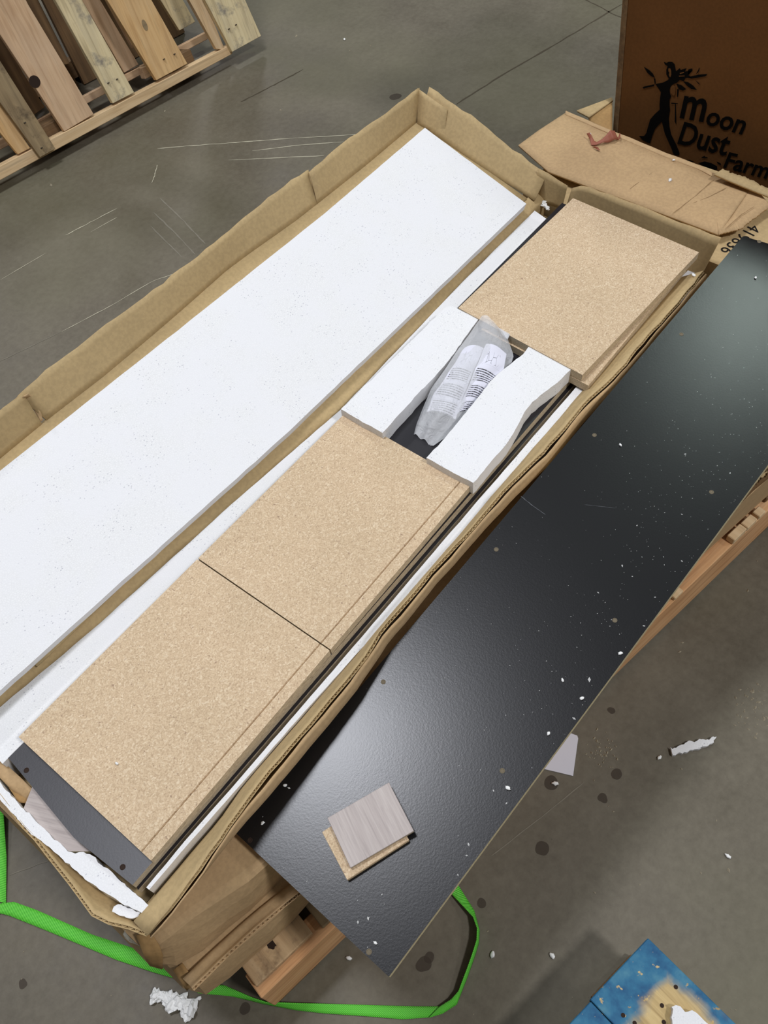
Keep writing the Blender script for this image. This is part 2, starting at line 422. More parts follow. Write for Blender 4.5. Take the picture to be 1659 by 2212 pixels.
for pts, w in [([(1060, 1850), (1150, 1780), (1262, 1690)], .0018), ([(332, 459), (375, 500), (422, 550)], .004), ([(345, 427), (390, 470), (444, 527)], .004), ([(325, 488), (393, 556)], .004), ([(0, 780), (134, 716)], .002),
               ([(1380, 1290), (1450, 1350)], .002), ([(20, 1890), (130, 1850), (170, 1790)], .002)]:
    mark('scuff_mark', pts, w, M_SCUFFD)
for pts, w in [([(985, 225), (1080, 165), (1200, 95), (1345, 8)], .006), ([(1180, -30), (1260, -4), (1330, 33), (1380, 50)], .005), ([(520, 220), (585, 187), (655, 150)], .005)]:
    mark('floor_joint', pts, w, M_CRACK)
for k, (px, py, r) in enumerate([(1170, 1836, .012), (1302, 1725, .008), (1040, 1950, .007), (50, 2125, .007), (529, 2182, .009), (915, 2085, .013), (930, 2070, .008),
                                 (1320, 1535, .007), (855, 207, .02), (1190, 1690, .012), (1335, 1670, .01)]):
    c = P(px, py, .0004+k*.00002); nn = 22
    obj('dirt_spot', [c+V(math.cos(t), math.sin(t), 0)*r*(1+.5*mnoise.noise(Vector((math.cos(t)*.6+k*3.3, math.sin(t)*.6, k*1.7)))) for t in np.linspace(0, 2*math.pi, nn, endpoint=False)], [list(range(nn))], M_DIRT, fl)

# ================================================================ PALLET UNDER THE CARTONS
A_ = P(564, 2157, .128); B_ = P(1659, 1103, .128); ax = (B_-A_); ax[2] = 0; ax /= np.linalg.norm(ax); ay = V(-ax[1], ax[0], 0)
pal = thing('wooden_pallet', V(A_[0], A_[1], 0)+ax*.7+ay*.5, 'pine pallet on the floor under the stack of open and closed cartons', 'pallet')
O_ = V(A_[0], A_[1], 0)
def pb(name, x0, x1, y0, y1, z0, z1, mat, grain='x', parent=pal, bev=.0015):
    c = [O_+ax*x+ay*y+V(0, 0, z1) for x, y in ((x0, y0), (x1, y0), (x1, y1), (x0, y1))]
    fr = (c[0], ax, ay) if grain == 'x' else (c[0], ay, -ax)
    return solid(name, c, V(0, 0, z0-z1), mat, parent, fr, bevel=bev)
for y, mt in ((0, M_W7), (.50, M_W6), (1.0, M_W6)):
    pb('stringer', 0, 1.33, y, y+.04, .016, .128, mt)
for k, x in enumerate([.005, .24, .46, .68, .82, 1.23]):
    pb('deck_board', x, x+(.105 if k == 0 else .09), .014, 1.035, .1285, .1435, M_W8 if k == 0 else M_W6, 'y')
for x in (.0, .62, 1.23): pb('bottom_board', x, x+.09, .002, 1.035, .0, .0155, M_W6, 'y')
for x, w, t in ((1.109, .038, .016), (1.151, .030, .013), (1.188, .020, .012), (.938, .024, .010)):     # pale board ends nailed on the rail
    pb('board_end', x, x+w, -.0005, .016, .1285, .1285+t, M_W1, 'y')
# dark torn board beside the near lead board
pb('broken_board', .125, .165, .010, .30, .1285, .139, M_W5, 'y')
kc = O_+ax*.055+ay*.055+V(0, 0, .1438)
kn = obj('knot', [kc+(ax*math.cos(t)*.007+ay*math.sin(t)*.020)*(1+.6*mnoise.noise(Vector((math.cos(t)*2, math.sin(t)*2, 1)))) for t in np.linspace(0, 2*math.pi, 20, endpoint=False)], [list(range(20))], M_HOLED, pal)

# ================================================================ CLOSED CARTONS A (upper) AND B (lower)
def closed_carton(label, line_top, line_bot, x0, x1, yfar, near_top, near_bot, zt, zb, mat, group=None):
    """right long side runs through measured points (near part), near end at x0."""
    root = thing('closed_carton', V((x0+x1)/2, (line_bot[0][1]+yfar)/2, zb), label, 'carton', group)
    n = 40; xs = np.linspace(0, 1, n)
    top = resample(line_top, n); bot = resample(line_bot, n)
    rows = []
    for i in range(n):
        t, b = top[i], bot[i]; f = i/(n-1)
        w = .0025*math.sin(i*1.3)+.0015*math.sin(i*2.9)
        out = V(0, -.006, 0)
        rows.append([V(t[0], yfar, zt), t+V(0, .03, .0028), t+V(0, .012, .0025), t+V(0, .004, .0008)+V(0, w*.4, 0), t+V(0, -.0005, -.004)+V(0, w*.5, 0), t*.7+b*.3+out*.5+V(0, w, 0), t*.35+b*.65+out*.5+V(0, w, 0), b+V(0, 0, .003), b])
    G = np.array(rows); nv = G.shape[1]
    vs = G.reshape(-1, 3).tolist(); fs = grid_faces(n, nv)
    k = len(vs)
    ntf = V(top[0][0], yfar, zt); nbf = V(bot[0][0]+.004, yfar, zb); ftf = V(top[-1][0], yfar, zt); fbf = V(bot[-1][0], yfar, zb)
    vs += [ntf.tolist(), nbf.tolist(), ftf.tolist(), fbf.tolist()]; SMOOTH = True
    col0 = [i*nv for i in range(n)]; colb = [i*nv+nv-1 for i in range(n)]
    fs.append(colb+[k+3, k+1])
    fs.append([j for j in range(nv)]+[k+1]); fs.append([(n-1)*nv+j for j in range(nv)]+[k+3]); fs.append(col0+[k+3, k+1])
    body = obj('carton_body', vs, fs, mat, root)
    return root, top, bot
ta = [P(316, 2058, .325), P(352, 2040, .333), P(390, 1999, .340), P(480, 1938, .340), P(575, 1872, .340), V(.30, .345, .340), V(1.38, .36, .340)]
ba = [P(322, 2083, .245), P(370, 2092, .243), P(430, 2061, .243), P(497, 2001, .243), P(562, 1950, .243), V(.30, .34, .243), V(1.38, .36, .243)]
cA, tA, bA = closed_carton('closed brown carton directly under the open carton, its near corner taped and crumpled', ta, ba, -.1, 1.38, .99, None, None, .340, .243, M_CARD2)
tb = [P(382, 2105, .225), P(402, 2130, .232), P(430, 2122, .238), P(530, 2030, .240), P(628, 1948, .240), V(.30, .325, .240), V(1.36, .35, .240)]
bb = [P(396, 2135, .17), P(440, 2152, .146), P(486, 2122, .146), P(524, 2086, .146), P(620, 2004, .146), V(.30, .312, .146), V(1.36, .34, .146)]
cB, tB, bB = closed_carton('lowest closed carton with a torn corrugated edge, resting on the pine pallet', tb, bb, -.1, 1.36, .97, None, None, .240, .146, M_CARD2)
# torn corrugated lip of the lower carton
lip = [P(*p, .2465) for p in ((420, 2139), (470, 2090), (530, 2034), (580, 1990), (640, 1942), (700, 1895))]
lip = resample(lip, 12); sheet('torn_lip', [[q+V(0, .022, -.0006) for q in lip], [q+V(0, .008, .0000) for q in lip], [q+V(0, .001, .0065) for q in lip]], M_CARD2, cB, .0045, flute=True, wob=.0005, rough=.001)
# taped corner of the upper carton
tp = [P(294, 2021, .345), P(306, 2050, .338), P(316, 2076, .30), P(324, 2086, .262)]
tq = [P(322, 2010, .3455), P(340, 2040, .341), P(352, 2060, .318), P(352, 2090, .262)]
sheet('corner_tape', [tp, tq], M_CARD3, cA, .0012, wob=.0015, seed=3)
bm_t = [P(374, 2096, .243), P(392, 2124, .236), P(404, 2140, .205)]; bm_q = [P(394, 2080, .2445), P(412, 2108, .2435), P(424, 2122, .236)]
sheet('corner_tape', [bm_t, bm_q], M_CARD3, cB, .0012, wob=.0015, seed=6)
# loose clear tape at the corner
ct = [[P(270, 2008, .33), P(280, 2022, .32), P(300, 2032, .33)], [P(266, 2018, .325), P(276, 2030, .315), P(298, 2040, .325)], [P(272, 2026, .33), P(282, 2036, .32), P(303, 2044, .33)]]
tpc = sheet('clear_tape', ct, M_CLEAR, cA, .0008, nu=14, wob=.002, seed=9)

# ================================================================ THE OPEN CARTON (tray and lid)
oc = thing('open_carton', V(.65, .585, .340), 'long opened flat carton on the stack, lid folded out to the left', 'carton')
NL = V(0, -.2785, .9604); LH = V(0, .768, .408)                # lid plane: hinged at y .768, rising to the left
def LP(px, py, h=0.0): return PN(px, py, LH+NL*h, NL)
def LW(x, s, h=0.0): return V(x, LH[1]+s*.9604, LH[2]+s*.2785)+NL*h
# tray bottom
solid('tray_bottom', [V(-.095, .43, .3455), V(1.395, .43, .3455), V(1.395, .78, .3455), V(-.095, .79, .3455)], V(0, 0, -.004), M_CARD, oc)
# hinge panel between tray and lid
xs = np.linspace(-.095, 1.385, 60)
HL = np.array([P(*p, .400) for p in ((-20, 1546), (0, 1528), (215, 1347), (500, 1089), (737, 884), (1000, 608), (1155, 455))])
def hp(y, z, w=.0012, s=0): return [V(x, float(np.interp(x, HL[:, 0], HL[:, 1]))+y+w*math.sin(x*23+s)+w*.6*math.sin(x*61+s), z+w*.5*math.sin(x*37+s)) for x in xs]
sheet('hinge_panel', [hp(.006, .348), hp(.004, .376, .0008, 2), hp(.0035, .3985, .0012, 1), hp(.012, .4055, .0012, 3), hp(.026, .4135, .0006, 4)], M_CARD, oc, .003, nu=140)
# lid bottom
FT = [LP(901, 263), LP(790, 357), LP(684, 441), LP(634, 480), LP(499, 575), LP(367, 698-6), LP(232, 806), LP(100, 908)]
FT.append(FT[-1]+(FT[-1]-FT[-2])*2.2); FB = [q+V(0, .0015, 0) for q in FT[::-1]]
sheet('lid_panel', [[LW(q[0], .022, .001) for q in FB], [LW(q[0], .17) for q in FB], FB], M_CARD, oc, .004, nu=60)
# lid left wall in three torn lengths
def wall(name, foot, top, mid=.5, bulge=0.0, seed=0, flute=True, mat=M_CARD, wob=.0006, rough=.0010):
    f = resample(foot, 12); t = resample(top, 12); m_ = (f*(1-mid)+t*mid)
    if bulge: m_ = m_+np.array([0, bulge, 0])
    return sheet(name, [f.tolist(), m_.tolist(), t.tolist()], mat, oc, .004, flute=flute, wob=wob, seed=seed, rough=rough)
def WT(px, py, z=.548): return P(px, py, z)
wall('lid_side_flap', [FT[0], FT[1], FT[2]], [WT(905, 190), WT(830, 247), WT(745, 305), WT(668, 372)], seed=1)
wall('lid_side_flap', FT[2:8], [WT(665, 367), WT(634, 387), WT(545, 455), WT(457, 530), WT(390, 582), WT(332, 627), WT(250, 685), WT(187, 736), WT(100, 799), WT(38, 855)], seed=2)
e3 = [LP(90, 916), LP(0, 990)]; e3.append(e3[1]+(e3[1]-e3[0])*3.2)
t3 = [WT(52, 853, .55)+V(0, .002, .002), WT(0, 888, .553)]; t3.append(t3[1]+(t3[1]-t3[0])*4.0)
wall('lid_side_flap', e3, t3, seed=4)
# torn edge of the third length, curled towards us
te = [WT(50, 857, .553), LP(74, 886)+V(0, -.002, .030), LP(88, 914)+V(0, -.002, .004)]
sheet('torn_edge', [te, [q+V(.007, -.001, .001) for q in te]], M_CARD2, oc, .0022, nu=16, wob=.0012, seed=8, rough=.0012)
# lid far end wall with the inner corner flap, running on along the tray's far end
wall('lid_end_flap', [LP(905, 268), LP(1000, 335), LP(1080, 388), LP(1155, 434)], [PX(928, 188, 1.388), PX(1000, 236, 1.388), PX(1090, 310, 1.388), PX(1182, 376, 1.388)], seed=5)
wall('corner_flap', [LP(904, 266)+V(-.004, 0, 0), LP(963, 300)+V(-.004, 0, .002)], [PX(904, 192, 1.372), PX(966, 236, 1.372)], seed=6, wob=.0005, rough=.0004)
wall('hinge_end_flap', [PX(1153, 432, 1.372), PX(1214, 450, 1.386)], [PX(1163, 366, 1.380), PX(1190, 379, 1.382), PX(1226, 402, 1.392)], seed=7, wob=.0006, rough=.0005)
wall('tray_end_flap', [PX(1222, 452, 1.392), PX(1330, 510, 1.392), PX(1440, 560, 1.392), PX(1500, 625, 1.392)],
     [PX(1236, 408, 1.400), PX(1262, 399, 1.402), PX(1375, 443, 1.404), PX(1470, 482, 1.404), PX(1558, 513, 1.404)], seed=8, wob=.001)
# tray right wall: inner liner up to the torn rim, outer face folding down beside it
rim = [(372, 1958), (413, 1904), (440, 1867), (498, 1781), (540, 1724), (655, 1582), (751, 1470), (793, 1413), (829, 1359), (874, 1310), (931, 1238), (995, 1169), (1046, 1111), (1100, 1051), (1178, 974), (1262, 873), (1327, 815), (1399, 728), (1457, 663), (1522, 587)]
RZ = [.415, .422, .428, .436]+[.437]*16
R = np.array([P(px, py, z) for (px, py), z in zip(rim, RZ)])
R0 = np.vstack([P(318, 2019, .395), P(352, 1982, .405), R])
foot = [V(r[0], .446, .350) for r in R0]; mid = [V(r[0], .430 if r[0] > .1 else .424, .398) for r in R0]
sheet('tray_side_flap', [foot, mid, R0.tolist()], M_CARD, oc, .004, flute=True, wob=.0008, seed=11, rough=.001)
o1 = [r+V(0, -.0045, -.003) for r in R0]; ff = np.clip((R0[:, 0]+.02)/.15, 0, 1)
o2 = [r+V(0, -.011-.006*math.sin(r[0]*9), -.02) for r in R0]; o3 = [V(r[0], r[1]*(1.20/(1.55-r[2]))+.004-.012*g, .350) for r, g in zip(R0, ff)]; o2 = [r+V(0, .002-.012*g-.002*math.sin(r[0]*9), -.022) for r, g in zip(R0, ff)]
sheet('tray_outer_wall', [o3, o2, o1], M_CARD2, oc, .002, wob=.001, seed=12)
# near end wall, leaning out
ne_t = [P(px, py, .398) for px, py in ((-60, 1640), (0, 1722), (42, 1780), (84, 1822), (127, 1877), (160, 1919), (190, 1963), (212, 1992), (245, 1996), (280, 2001), (318, 2019))]
ne_f = [V(-.092, .745, .347), V(-.092, .66, .347), V(-.094, .58, .347), V(-.094, .52, .347), V(-.09, .47, .347), V(-.086, .446, .347)]
wall('near_end_flap', ne_f, ne_t, seed=13, wob=.0006, rough=.0008)

# ================================================================ CONTENTS
# lid foam
lf = [LW(x, s, .021) for x, s in ((1.312, .003), (1.322, .272), (.624, .274), (.225, .281), (-.09, .283), (-.09, .025), (-.004, .0225), (.589, .004))]
lf[0] = LP(1137, 440, .021); lf[1] = LP(918, 276, .021); lf[2] = LP(700, 462, .021); 
lf.insert(3, LP(401, 700, .021)); lf[4] = LP(0, 1017, .021)
lf[5] = LP(0, 1017, .021)+V(-.31, .002, .0006); lf[6] = LP(0, 1492, .021)+V(-.085, .002, .0006); lf[7] = LP(0, 1492, .021); lf[8] = LP(625, 931, .021)
slab = solid('foam_slab', lf, -NL*.018, M_FOAM, None, step=.02, jit=.0002)
link_tags(slab, 'large white foam slab lying in the carton lid at the left', 'foam')
# left foam strip in the tray
ls = [V(-.070, .7225, .400), V(.6, .7245, .400), V(1.3, .729, .400), P(1185, 476, .400), P(1155, 455, .400), P(1000, 608, .400), P(737, 884, .400), P(500, 1089, .400), P(215, 1347, .400), P(0, 1528, .400), V(-.068, .793, .400)]
st = solid('foam_strip', ls, V(0, 0, -.052), M_FOAM, None, step=.02, jit=.0003)
link_tags(st, 'long narrow white foam strip between the carton fold and the tan boards', 'foam')
wr = [(1503, 590), (1440, 660), (1360, 746), (1315, 798), (1273, 845), (1254, 864), (1223, 899), (1120, 1018), (1074, 1074), (1055, 1092), (1048, 1097), (1042, 1103), (1029, 1120), (1024, 1120), (1001, 1151), (972, 1179), (901, 1260), (799, 1381), (657, 1538), (540, 1672), (411, 1818), (322, 1922)]
wl = [(316, 1917), (398, 1818), (534, 1663), (642, 1538), (778, 1380), (949, 1178), (1007, 1111), (1048, 1063), (1103, 1000), (1248, 832), (1273, 836), (1302, 800), (1346, 740), (1486, 584)]
o = solid('foam_strip', [P(*p, .402) for p in wl]+[P(*p, .402) for p in wr], V(0, 0, -.054), M_FOAM, step=.015, jit=.0002)
link_tags(o, 'thin white foam strip along the right wall inside the open carton', 'foam')
base_f = solid('foam_sheet', [V(1.375, .720, .373), V(1.375, .456, .373), V(-.040, .4565, .373), V(-.02, .52, .373), V(-.02, .720, .373)], V(0, 0, -.026), M_FOAM)
link_tags(base_f, 'white foam sheet lining the tray bottom under the black boards', 'foam')
# black boards
def board(name, pts, th, mat, label=None, cat=None, bevel=.0006, edge=None, parent=None, group=None):
    o = solid(name, pts, V(0, 0, -th) if np.isscalar(th) else th, mat, parent, (pts[0], V(1, 0, 0), V(0, 1, 0)), edge_mat=edge)
    if label: link_tags(o, label, cat, group)
    return o
board('laminated_board', [P(18, 1637, .4055), P(160, 1810, .4055), P(286, 1912, .4055), V(1.372, .4605, .4055), V(1.380, .7275, .4055)], .0155, M_BLACK2,
      'long black board under the tan boards inside the open carton, upper of two', 'board', edge=M_EDGE)
board('laminated_board', [V(-.04, .71, .3895), V(-.045, .50, .3895), P(298, 1923, .3895), V(1.365, .4528, .3895), V(1.365, .71, .3895)], .0155, M_BLACK2,
      'lower black board in the open carton, seen as a thin dark strip at its right', 'board', edge=M_EDGE)
def discs(pts, r, parent, plane, mat=M_HOLE, name='screw_hole'):
    for px, py in pts:
        c = plane(px, py); n = plane.n; X = np.cross(n, V(0, 1, 0)); X /= np.linalg.norm(X); Y = np.cross(n, X)
        vs = []; K = 14
        for rr, h in ((r, .0002), (r*.78, .0005), (r*.62, -.0000)):
            vs += [c+n*h+(X*math.cos(a)+Y*math.sin(a))*rr for a in np.linspace(0, 2*math.pi, K, endpoint=False)]
        fs = [[a*K+i, a*K+(i+1) % K, (a+1)*K+(i+1) % K, (a+1)*K+i] for a in (0, 1) for i in range(K)]
        vs.append(c+n*.00012); fs += [[2*K+i, 2*K+(i+1) % K, 3*K] for i in range(K)]
        obj(name, vs, fs, mat, parent)
class Plane:
    def __init__(s, p0, n): s.p0 = np.array(p0, float); s.n = np.array(n, float)/np.linalg.norm(n)
    def __call__(s, px, py): return PN(px, py, s.p0, s.n)
b1 = bpy.data.objects['laminated_board']
discs([(57, 1664), (265, 1873)], .0038, b1, Plane((0, 0, .4055), (0, 0, 1)), M_HOLED)
# particleboards (two layers each) with a groove along the right side
def chipboard(px, z, th, label, groove=True, group=None, yg=.018, lower=None):
    root = thing('particleboard', sum([P(*p, z) for p in px])/4-V(0, 0, th), label, 'board', group)
    c = [P(*p, z) for p in px]                       # far-left, far-right, near-right, near-left
    fr = (c[3], c[0]-c[3], c[3]-c[2])
    if not groove:
        solid('board', c, V(0, 0, -th), M_CHIP, root, fr, edge_mat=M_EDGE, bevel=0); return root
    def prof(l, r):                                  # profile from left to right, groove yg from the right edge
        d = (r-l); W = np.linalg.norm(d); d /= W
        q = [(0, 0), (W-yg-.0012, 0), (W-yg, -.003), (W-yg+.0012, 0), (W, 0), (W, -th), (0, -th)]
        return [l+d*a+V(0, 0, b) for a, b in q]
    A, B = prof(c[0], c[1]), prof(c[3], c[2]); n = 7
    fs = [list(range(n)), list(range(n, 2*n))]+[[i, (i+1) % n, n+(i+1) % n, n+i] for i in range(n)]
    mi = [1, 1]+[0, 0, 0, 0, 1, 0, 1]
    obj('board', A+B, fs, [M_CHIP, M_EDGE], root, fr, mi=mi); return root
zb = .4215
chipboard([(745, 893), (1017, 1048), (714, 1403), (428, 1206)], zb, .0155, 'middle tan particleboard of the row of three, beside the foam blocks')
chipboard([(426, 1208), (712, 1405), (326, 1859), (40, 1592)], zb, .0155, 'nearest tan particleboard of the row of three, over the black board')
def under(pts, z, th, label):
    return board('particleboard', [P(*p, z) for p in pts], th, M_CHIP, label, 'board', edge=M_EDGE)
if 0: u1 = chipboard([(747, 895), (1024, 1056), (706, 1406), (430, 1208)], zb-.0162, .0155, 'second tan particleboard hidden directly under the middle one', groove=False)
if 0: u2 = chipboard([(430, 1210), (703, 1408), (334, 1864), (44, 1593)], zb-.0162, .0155, 'second tan particleboard hidden directly under the nearest one', groove=False)
chipboard([(1238, 428), (1510, 545), (1258, 810), (990, 665)], .4385, .015, 'farthest tan particleboard, at the far end of the open carton', groove=False)
zz = .4225
c = [P(1226, 440, zz), P(1495, 577, zz), P(1284, 836, zz), P(985, 672, zz)]
c = [P(1240, 442, zz), P(1485, 574, zz), P(1271, 833, zz), P(1040, 712, zz)]
rt = thing('particleboard', sum(c)/4-V(0, 0, .0155), 'tan particleboard turned slightly askew under the farthest one', 'board')
solid('board', c, V(0, 0, -.0155), M_CHIP, rt, (c[3], c[0]-c[3], c[3]-c[2]), edge_mat=M_EDGE)
# packing under far boards (black board already at .388): thin spacer
# foam blocks
fb1 = [(962, 664), (975, 660), (1034, 689), (1010, 722), (985, 758), (960, 790), (938, 815), (925, 828), (903, 850), (880, 876), (862, 895), (845, 915), (826, 935), (736, 884)]
o = solid('foam_block', [P(*p, .4365) for p in fb1], V(0, .0, -.0305), M_FOAM, step=.008, jit=.0005)
link_tags(o, 'white foam block in the carton left of the plastic bag', 'foam')
fb2 = [(1143, 747), (1190, 768), (1237, 789), (1235, 797), (1206, 825), (1175, 848), (1150, 868), (1133, 890), (1122, 912), (1109, 936), (1097, 955), (1080, 976), (1050, 1010), (1022, 1043), (970, 1016), (921, 989), (953, 955), (1000, 898), (1025, 868), (1062, 821), (1085, 800), (1109, 781), (1130, 765)]
o = solid('foam_block', [P(*p, .4365) for p in fb2], V(0, 0, -.0305), M_FOAM, step=.008, jit=.0005)
link_tags(o, 'white curved foam block in the carton right of the plastic bag', 'foam')
# bag of leaflets and fittings
bagL = [(1041, 682, .4405), (1014, 722, .441), (987, 758, .441), (961, 798, .438), (932, 838, .426), (914, 880, .415), (899, 918, .410), (894, 939, .4075)]
bagR = [(1066, 694, .4405), (1096, 730, .435), (1110, 768, .424), (1098, 806, .412), (1062, 850, .408), (1022, 896, .407), (975, 938, .407), (936, 966, .4065)]
bag = thing('hardware_bag', P(1000, 840, .389), 'crumpled milky plastic bag with printed leaflets between the two foam blocks', 'bag')
nU, nV = 40, 18
Lc = resample([P(*p) for p in bagL], nU); Rc = resample([P(*p) for p in bagR], nU)
vs = []; 
for i in range(nU):
    for j in range(nV):
        t = j/(nV-1); p = Lc[i]*(1-t)+Rc[i]*t; s = math.sin(math.pi*t)
        base = .3905
        up = .022*s*min(1, i/6+.25)*min(1, (nU-1-i)/9+.2)
        nz = mnoise.noise(Vector((p[0]*38, p[1]*38, 1)))*.006*s + (.004*math.sin(t*14)*(i/nU)**4)
        vs.append([p[0], p[1], p[2]+up+nz])
def wavy(p): return p
top = list(vs)
bot = [[v[0], v[1], min(v[2]-.0015, .3905+max(0, (v[2]-.412))*.9)] if (k % nV) not in (0, nV-1) else [v[0], v[1], v[2]-.0006] for k, v in enumerate(vs)]
obj('bag_film', top, grid_faces(nU, nV), M_BAG, bag, smooth=True)
def leaflet(Lp, Rp, dz):
    n, m_ = 22, 10; a = resample(Lp, n); b = resample(Rp, n); vs = []; uv = []
    for i in range(n):
        for j in range(m_):
            t = j/(m_-1); p = a[i]*(1-t)+b[i]*t
            vs.append(p+V(0, 0, dz+.006*math.sin(math.pi*t)+.0012*math.sin(i*.9+j*.5))); uv.append((t, 1-i/(n-1)))
    obj('leaflet', vs, grid_faces(n, m_), M_LEAF, bag, smooth=True, uv=uv)
leaflet([P(1003, 752, .444), P(965, 812, .438), P(935, 855, .424), P(922, 890, .414)], [P(1046, 752, .446), P(1022, 805, .436), P(1002, 858, .424), P(984, 906, .412)], .001)
leaflet([P(1050, 744, .447), P(1026, 800, .440), P(1006, 850, .428), P(984, 900, .413)], [P(1094, 765, .438), P(1088, 800, .430), P(1056, 842, .420), P(1010, 890, .412)], .0015)
# folded tip of the bag lying on the far board
q = [[P(1074, 706, .4405), P(1102, 722, .4405)], [P(1084, 722, .4398), P(1096, 733, .4398)]]
sheet('bag_tail', q, M_BAG, bag, .0006, nu=6, wob=.001)
# near end: foam end piece, chunk, grey board, cardboard pads
fe = [(-60, 1620), (0, 1689), (40, 1736), (90, 1785), (146, 1839), (194, 1845), (250, 1893), (323, 1957), (314, 1976), (306, 1972), (285, 1962), (259, 1949), (241, 1936), (215, 1922), (190, 1904), (160, 1878), (131, 1852), (100, 1826), (63, 1797), (0, 1727), (-60, 1660)]
o = solid('foam_end_piece', [P(*p, .398) for p in fe], V(-.002, 0, -.04), M_FOAM, step=.005, jit=.0007)
link_tags(o, 'broken white foam end piece standing at the near end of the open carton', 'foam')
ch = [(242, 1969), (246, 1958), (255, 1953), (280, 1962), (303, 1971), (298, 1980), (285, 1984), (272, 1982), (255, 1976)]
o = solid('foam_chunk', [P(*p, .392) for p in ch], V(0, 0, -.03), M_FOAM, step=.003, jit=.0007)
link_tags(o, 'small broken foam chunk at the very corner of the open carton', 'foam')
gb = [P(51, 1746, .368), P(143, 1839, .368), P(209, 1838, .368), P(240, 1800, .368), P(112, 1725, .368)]
gb = [P(51, 1746, .388), P(143, 1839, .388), P(209, 1839, .388), V(-.047, .525, .388), V(-.047, .68, .388)]
o = solid('grey_board', gb, V(0, 0, -.009), M_LAM, None, (gb[1], gb[2]-gb[1]+V(0, -.02, 0), V(1, 1, 0)), edge_mat=M_PALE)
link_tags(o, 'grey woodgrain board poking out under the black board at the near end', 'board')
pd = thing('cardboard_pad', P(60, 1700, .346), 'small folded cardboard pad at the near left end of the open carton', 'cardboard')
sheet('pad_face', [[P(-20, 1622, .384), P(40, 1675, .384), P(106, 1738, .382)], [P(-30, 1650, .384), P(20, 1700, .383), P(62, 1740, .364)]], M_CARD2, pd, .003, nu=10)
sheet('pad_fold', [[P(20, 1703, .380), P(40, 1733, .375)], [P(60, 1712, .372), P(70, 1738, .372)], [P(84, 1722, .378), P(103, 1742, .376)]], M_CARD3, pd, .003, nu=6)
# torn foam fragments between hinge and far board
def crumple(name, pts, z, r, mat, label, cat, parent=None):
    vs = []; fs = []
    Q = resample([P(*p, z) for p in pts], 9)
    for k, q_ in enumerate(Q):
        a, b = blob('x', q_, r*(.75+.3*rng.rand()), mat, k+len(pts)*3, (1.2, .8, .6), sub=3, n=.45); o0 = len(vs); vs += a; fs += [[i+o0 for i in f] for f in b]
    o = obj(name, vs, fs, mat, parent, smooth=False); return link_tags(o, label, cat)
crumple('foam_fragment', [(1156, 411), (1160, 425), (1170, 440), (1182, 452)], .392, .006, M_CRUMB, 'torn white foam fragment at the far end beside the carton fold', 'foam')

# ================================================================ BIG BLACK PANEL
NP = V(-.095, 0, 1); NP /= np.linalg.norm(NP); bp = Plane((.05, 0, .365), NP)
pc = [bp(510, 1800), bp(840, 2110), bp(1659, 1004), None, bp(1605, 510)]
dirr = pc[2]-pc[1]; dirt = bp(1659, 526)-pc[4]
# far right corner: right side line meets far end line
A2 = np.array([[dirr[0], -dirt[0]], [dirr[1], -dirt[1]]]); k_ = np.linalg.solve(A2, (pc[4]-pc[1])[:2]); pc[3] = pc[1]+dirr*k_[0]
pts = [pc[0], pc[1], pc[3], pc[4]]
big = thing('shelf_panel', sum(pts)/4-NP*.016, 'long glossy black panel lying aslant beside the open carton', 'board')
solid('panel_core', [p-NP*.0006 for p in pts], -NP*.0154, M_PALE, big, (pts[0], pts[3]-pts[0], pts[0]-pts[1]))
solid('black_face', pts, -NP*.0006, M_BLACK, big, (pts[0], pts[3]-pts[0], pts[0]-pts[1]))
discs([(828, 1473), (1072, 1187), (1284, 940), (1472, 722), (1640, 522), (1085, 1665), (1328, 1340), (1537, 1063), (797, 2056)], .0036, big, bp)
discs([(540, 1815)], .0036, big, bp, M_HOLED)
mk = lambda pts_, w: mark('scratch', [bp(*p)+NP*.0003 for p in pts_], w, M_SCR, parent=big)
mk([(1125, 1072), (1150, 1092), (1178, 1112)], .0011); mk([(1262, 1090), (1330, 1098)], .0007)
# samples
s1 = [bp(697, 1795), bp(750, 1902), bp(885, 1815), bp(826, 1705)]
s1 = [p+NP*.0085 for p in (bp(698, 1800), bp(752, 1903), bp(885, 1817), bp(829, 1712))]
sm = thing('wood_sample', sum(s1)/4-NP*.0085, 'tan wood sample piece under the grey one on the black panel', 'sample')
solid('sample_block', s1, -NP*.0083, M_CHIP, sm, (s1[1], s1[0]-s1[1], s1[1]-s1[2]), bevel=.0006, edge_mat=M_W1)
s2 = [p+NP*.0155 for p in (bp(716, 1800), bp(757, 1884), bp(898, 1805), bp(844, 1695))]
s2 = [PN(px, py, bp.p0+NP*.0155, NP) for px, py in ((707, 1767), (757, 1875), (894, 1795), (840, 1690))]
sm2 = thing('laminate_sample', sum(s2)/4-NP*.007, 'grey woodgrain laminate sample lying on top of the tan sample', 'sample')
solid('sample_block', s2, -NP*.0068, M_LAM, sm2, (s2[1], s2[0]-s2[1], s2[1]-s2[2]), bevel=.0005, edge_mat=M_EDGE)

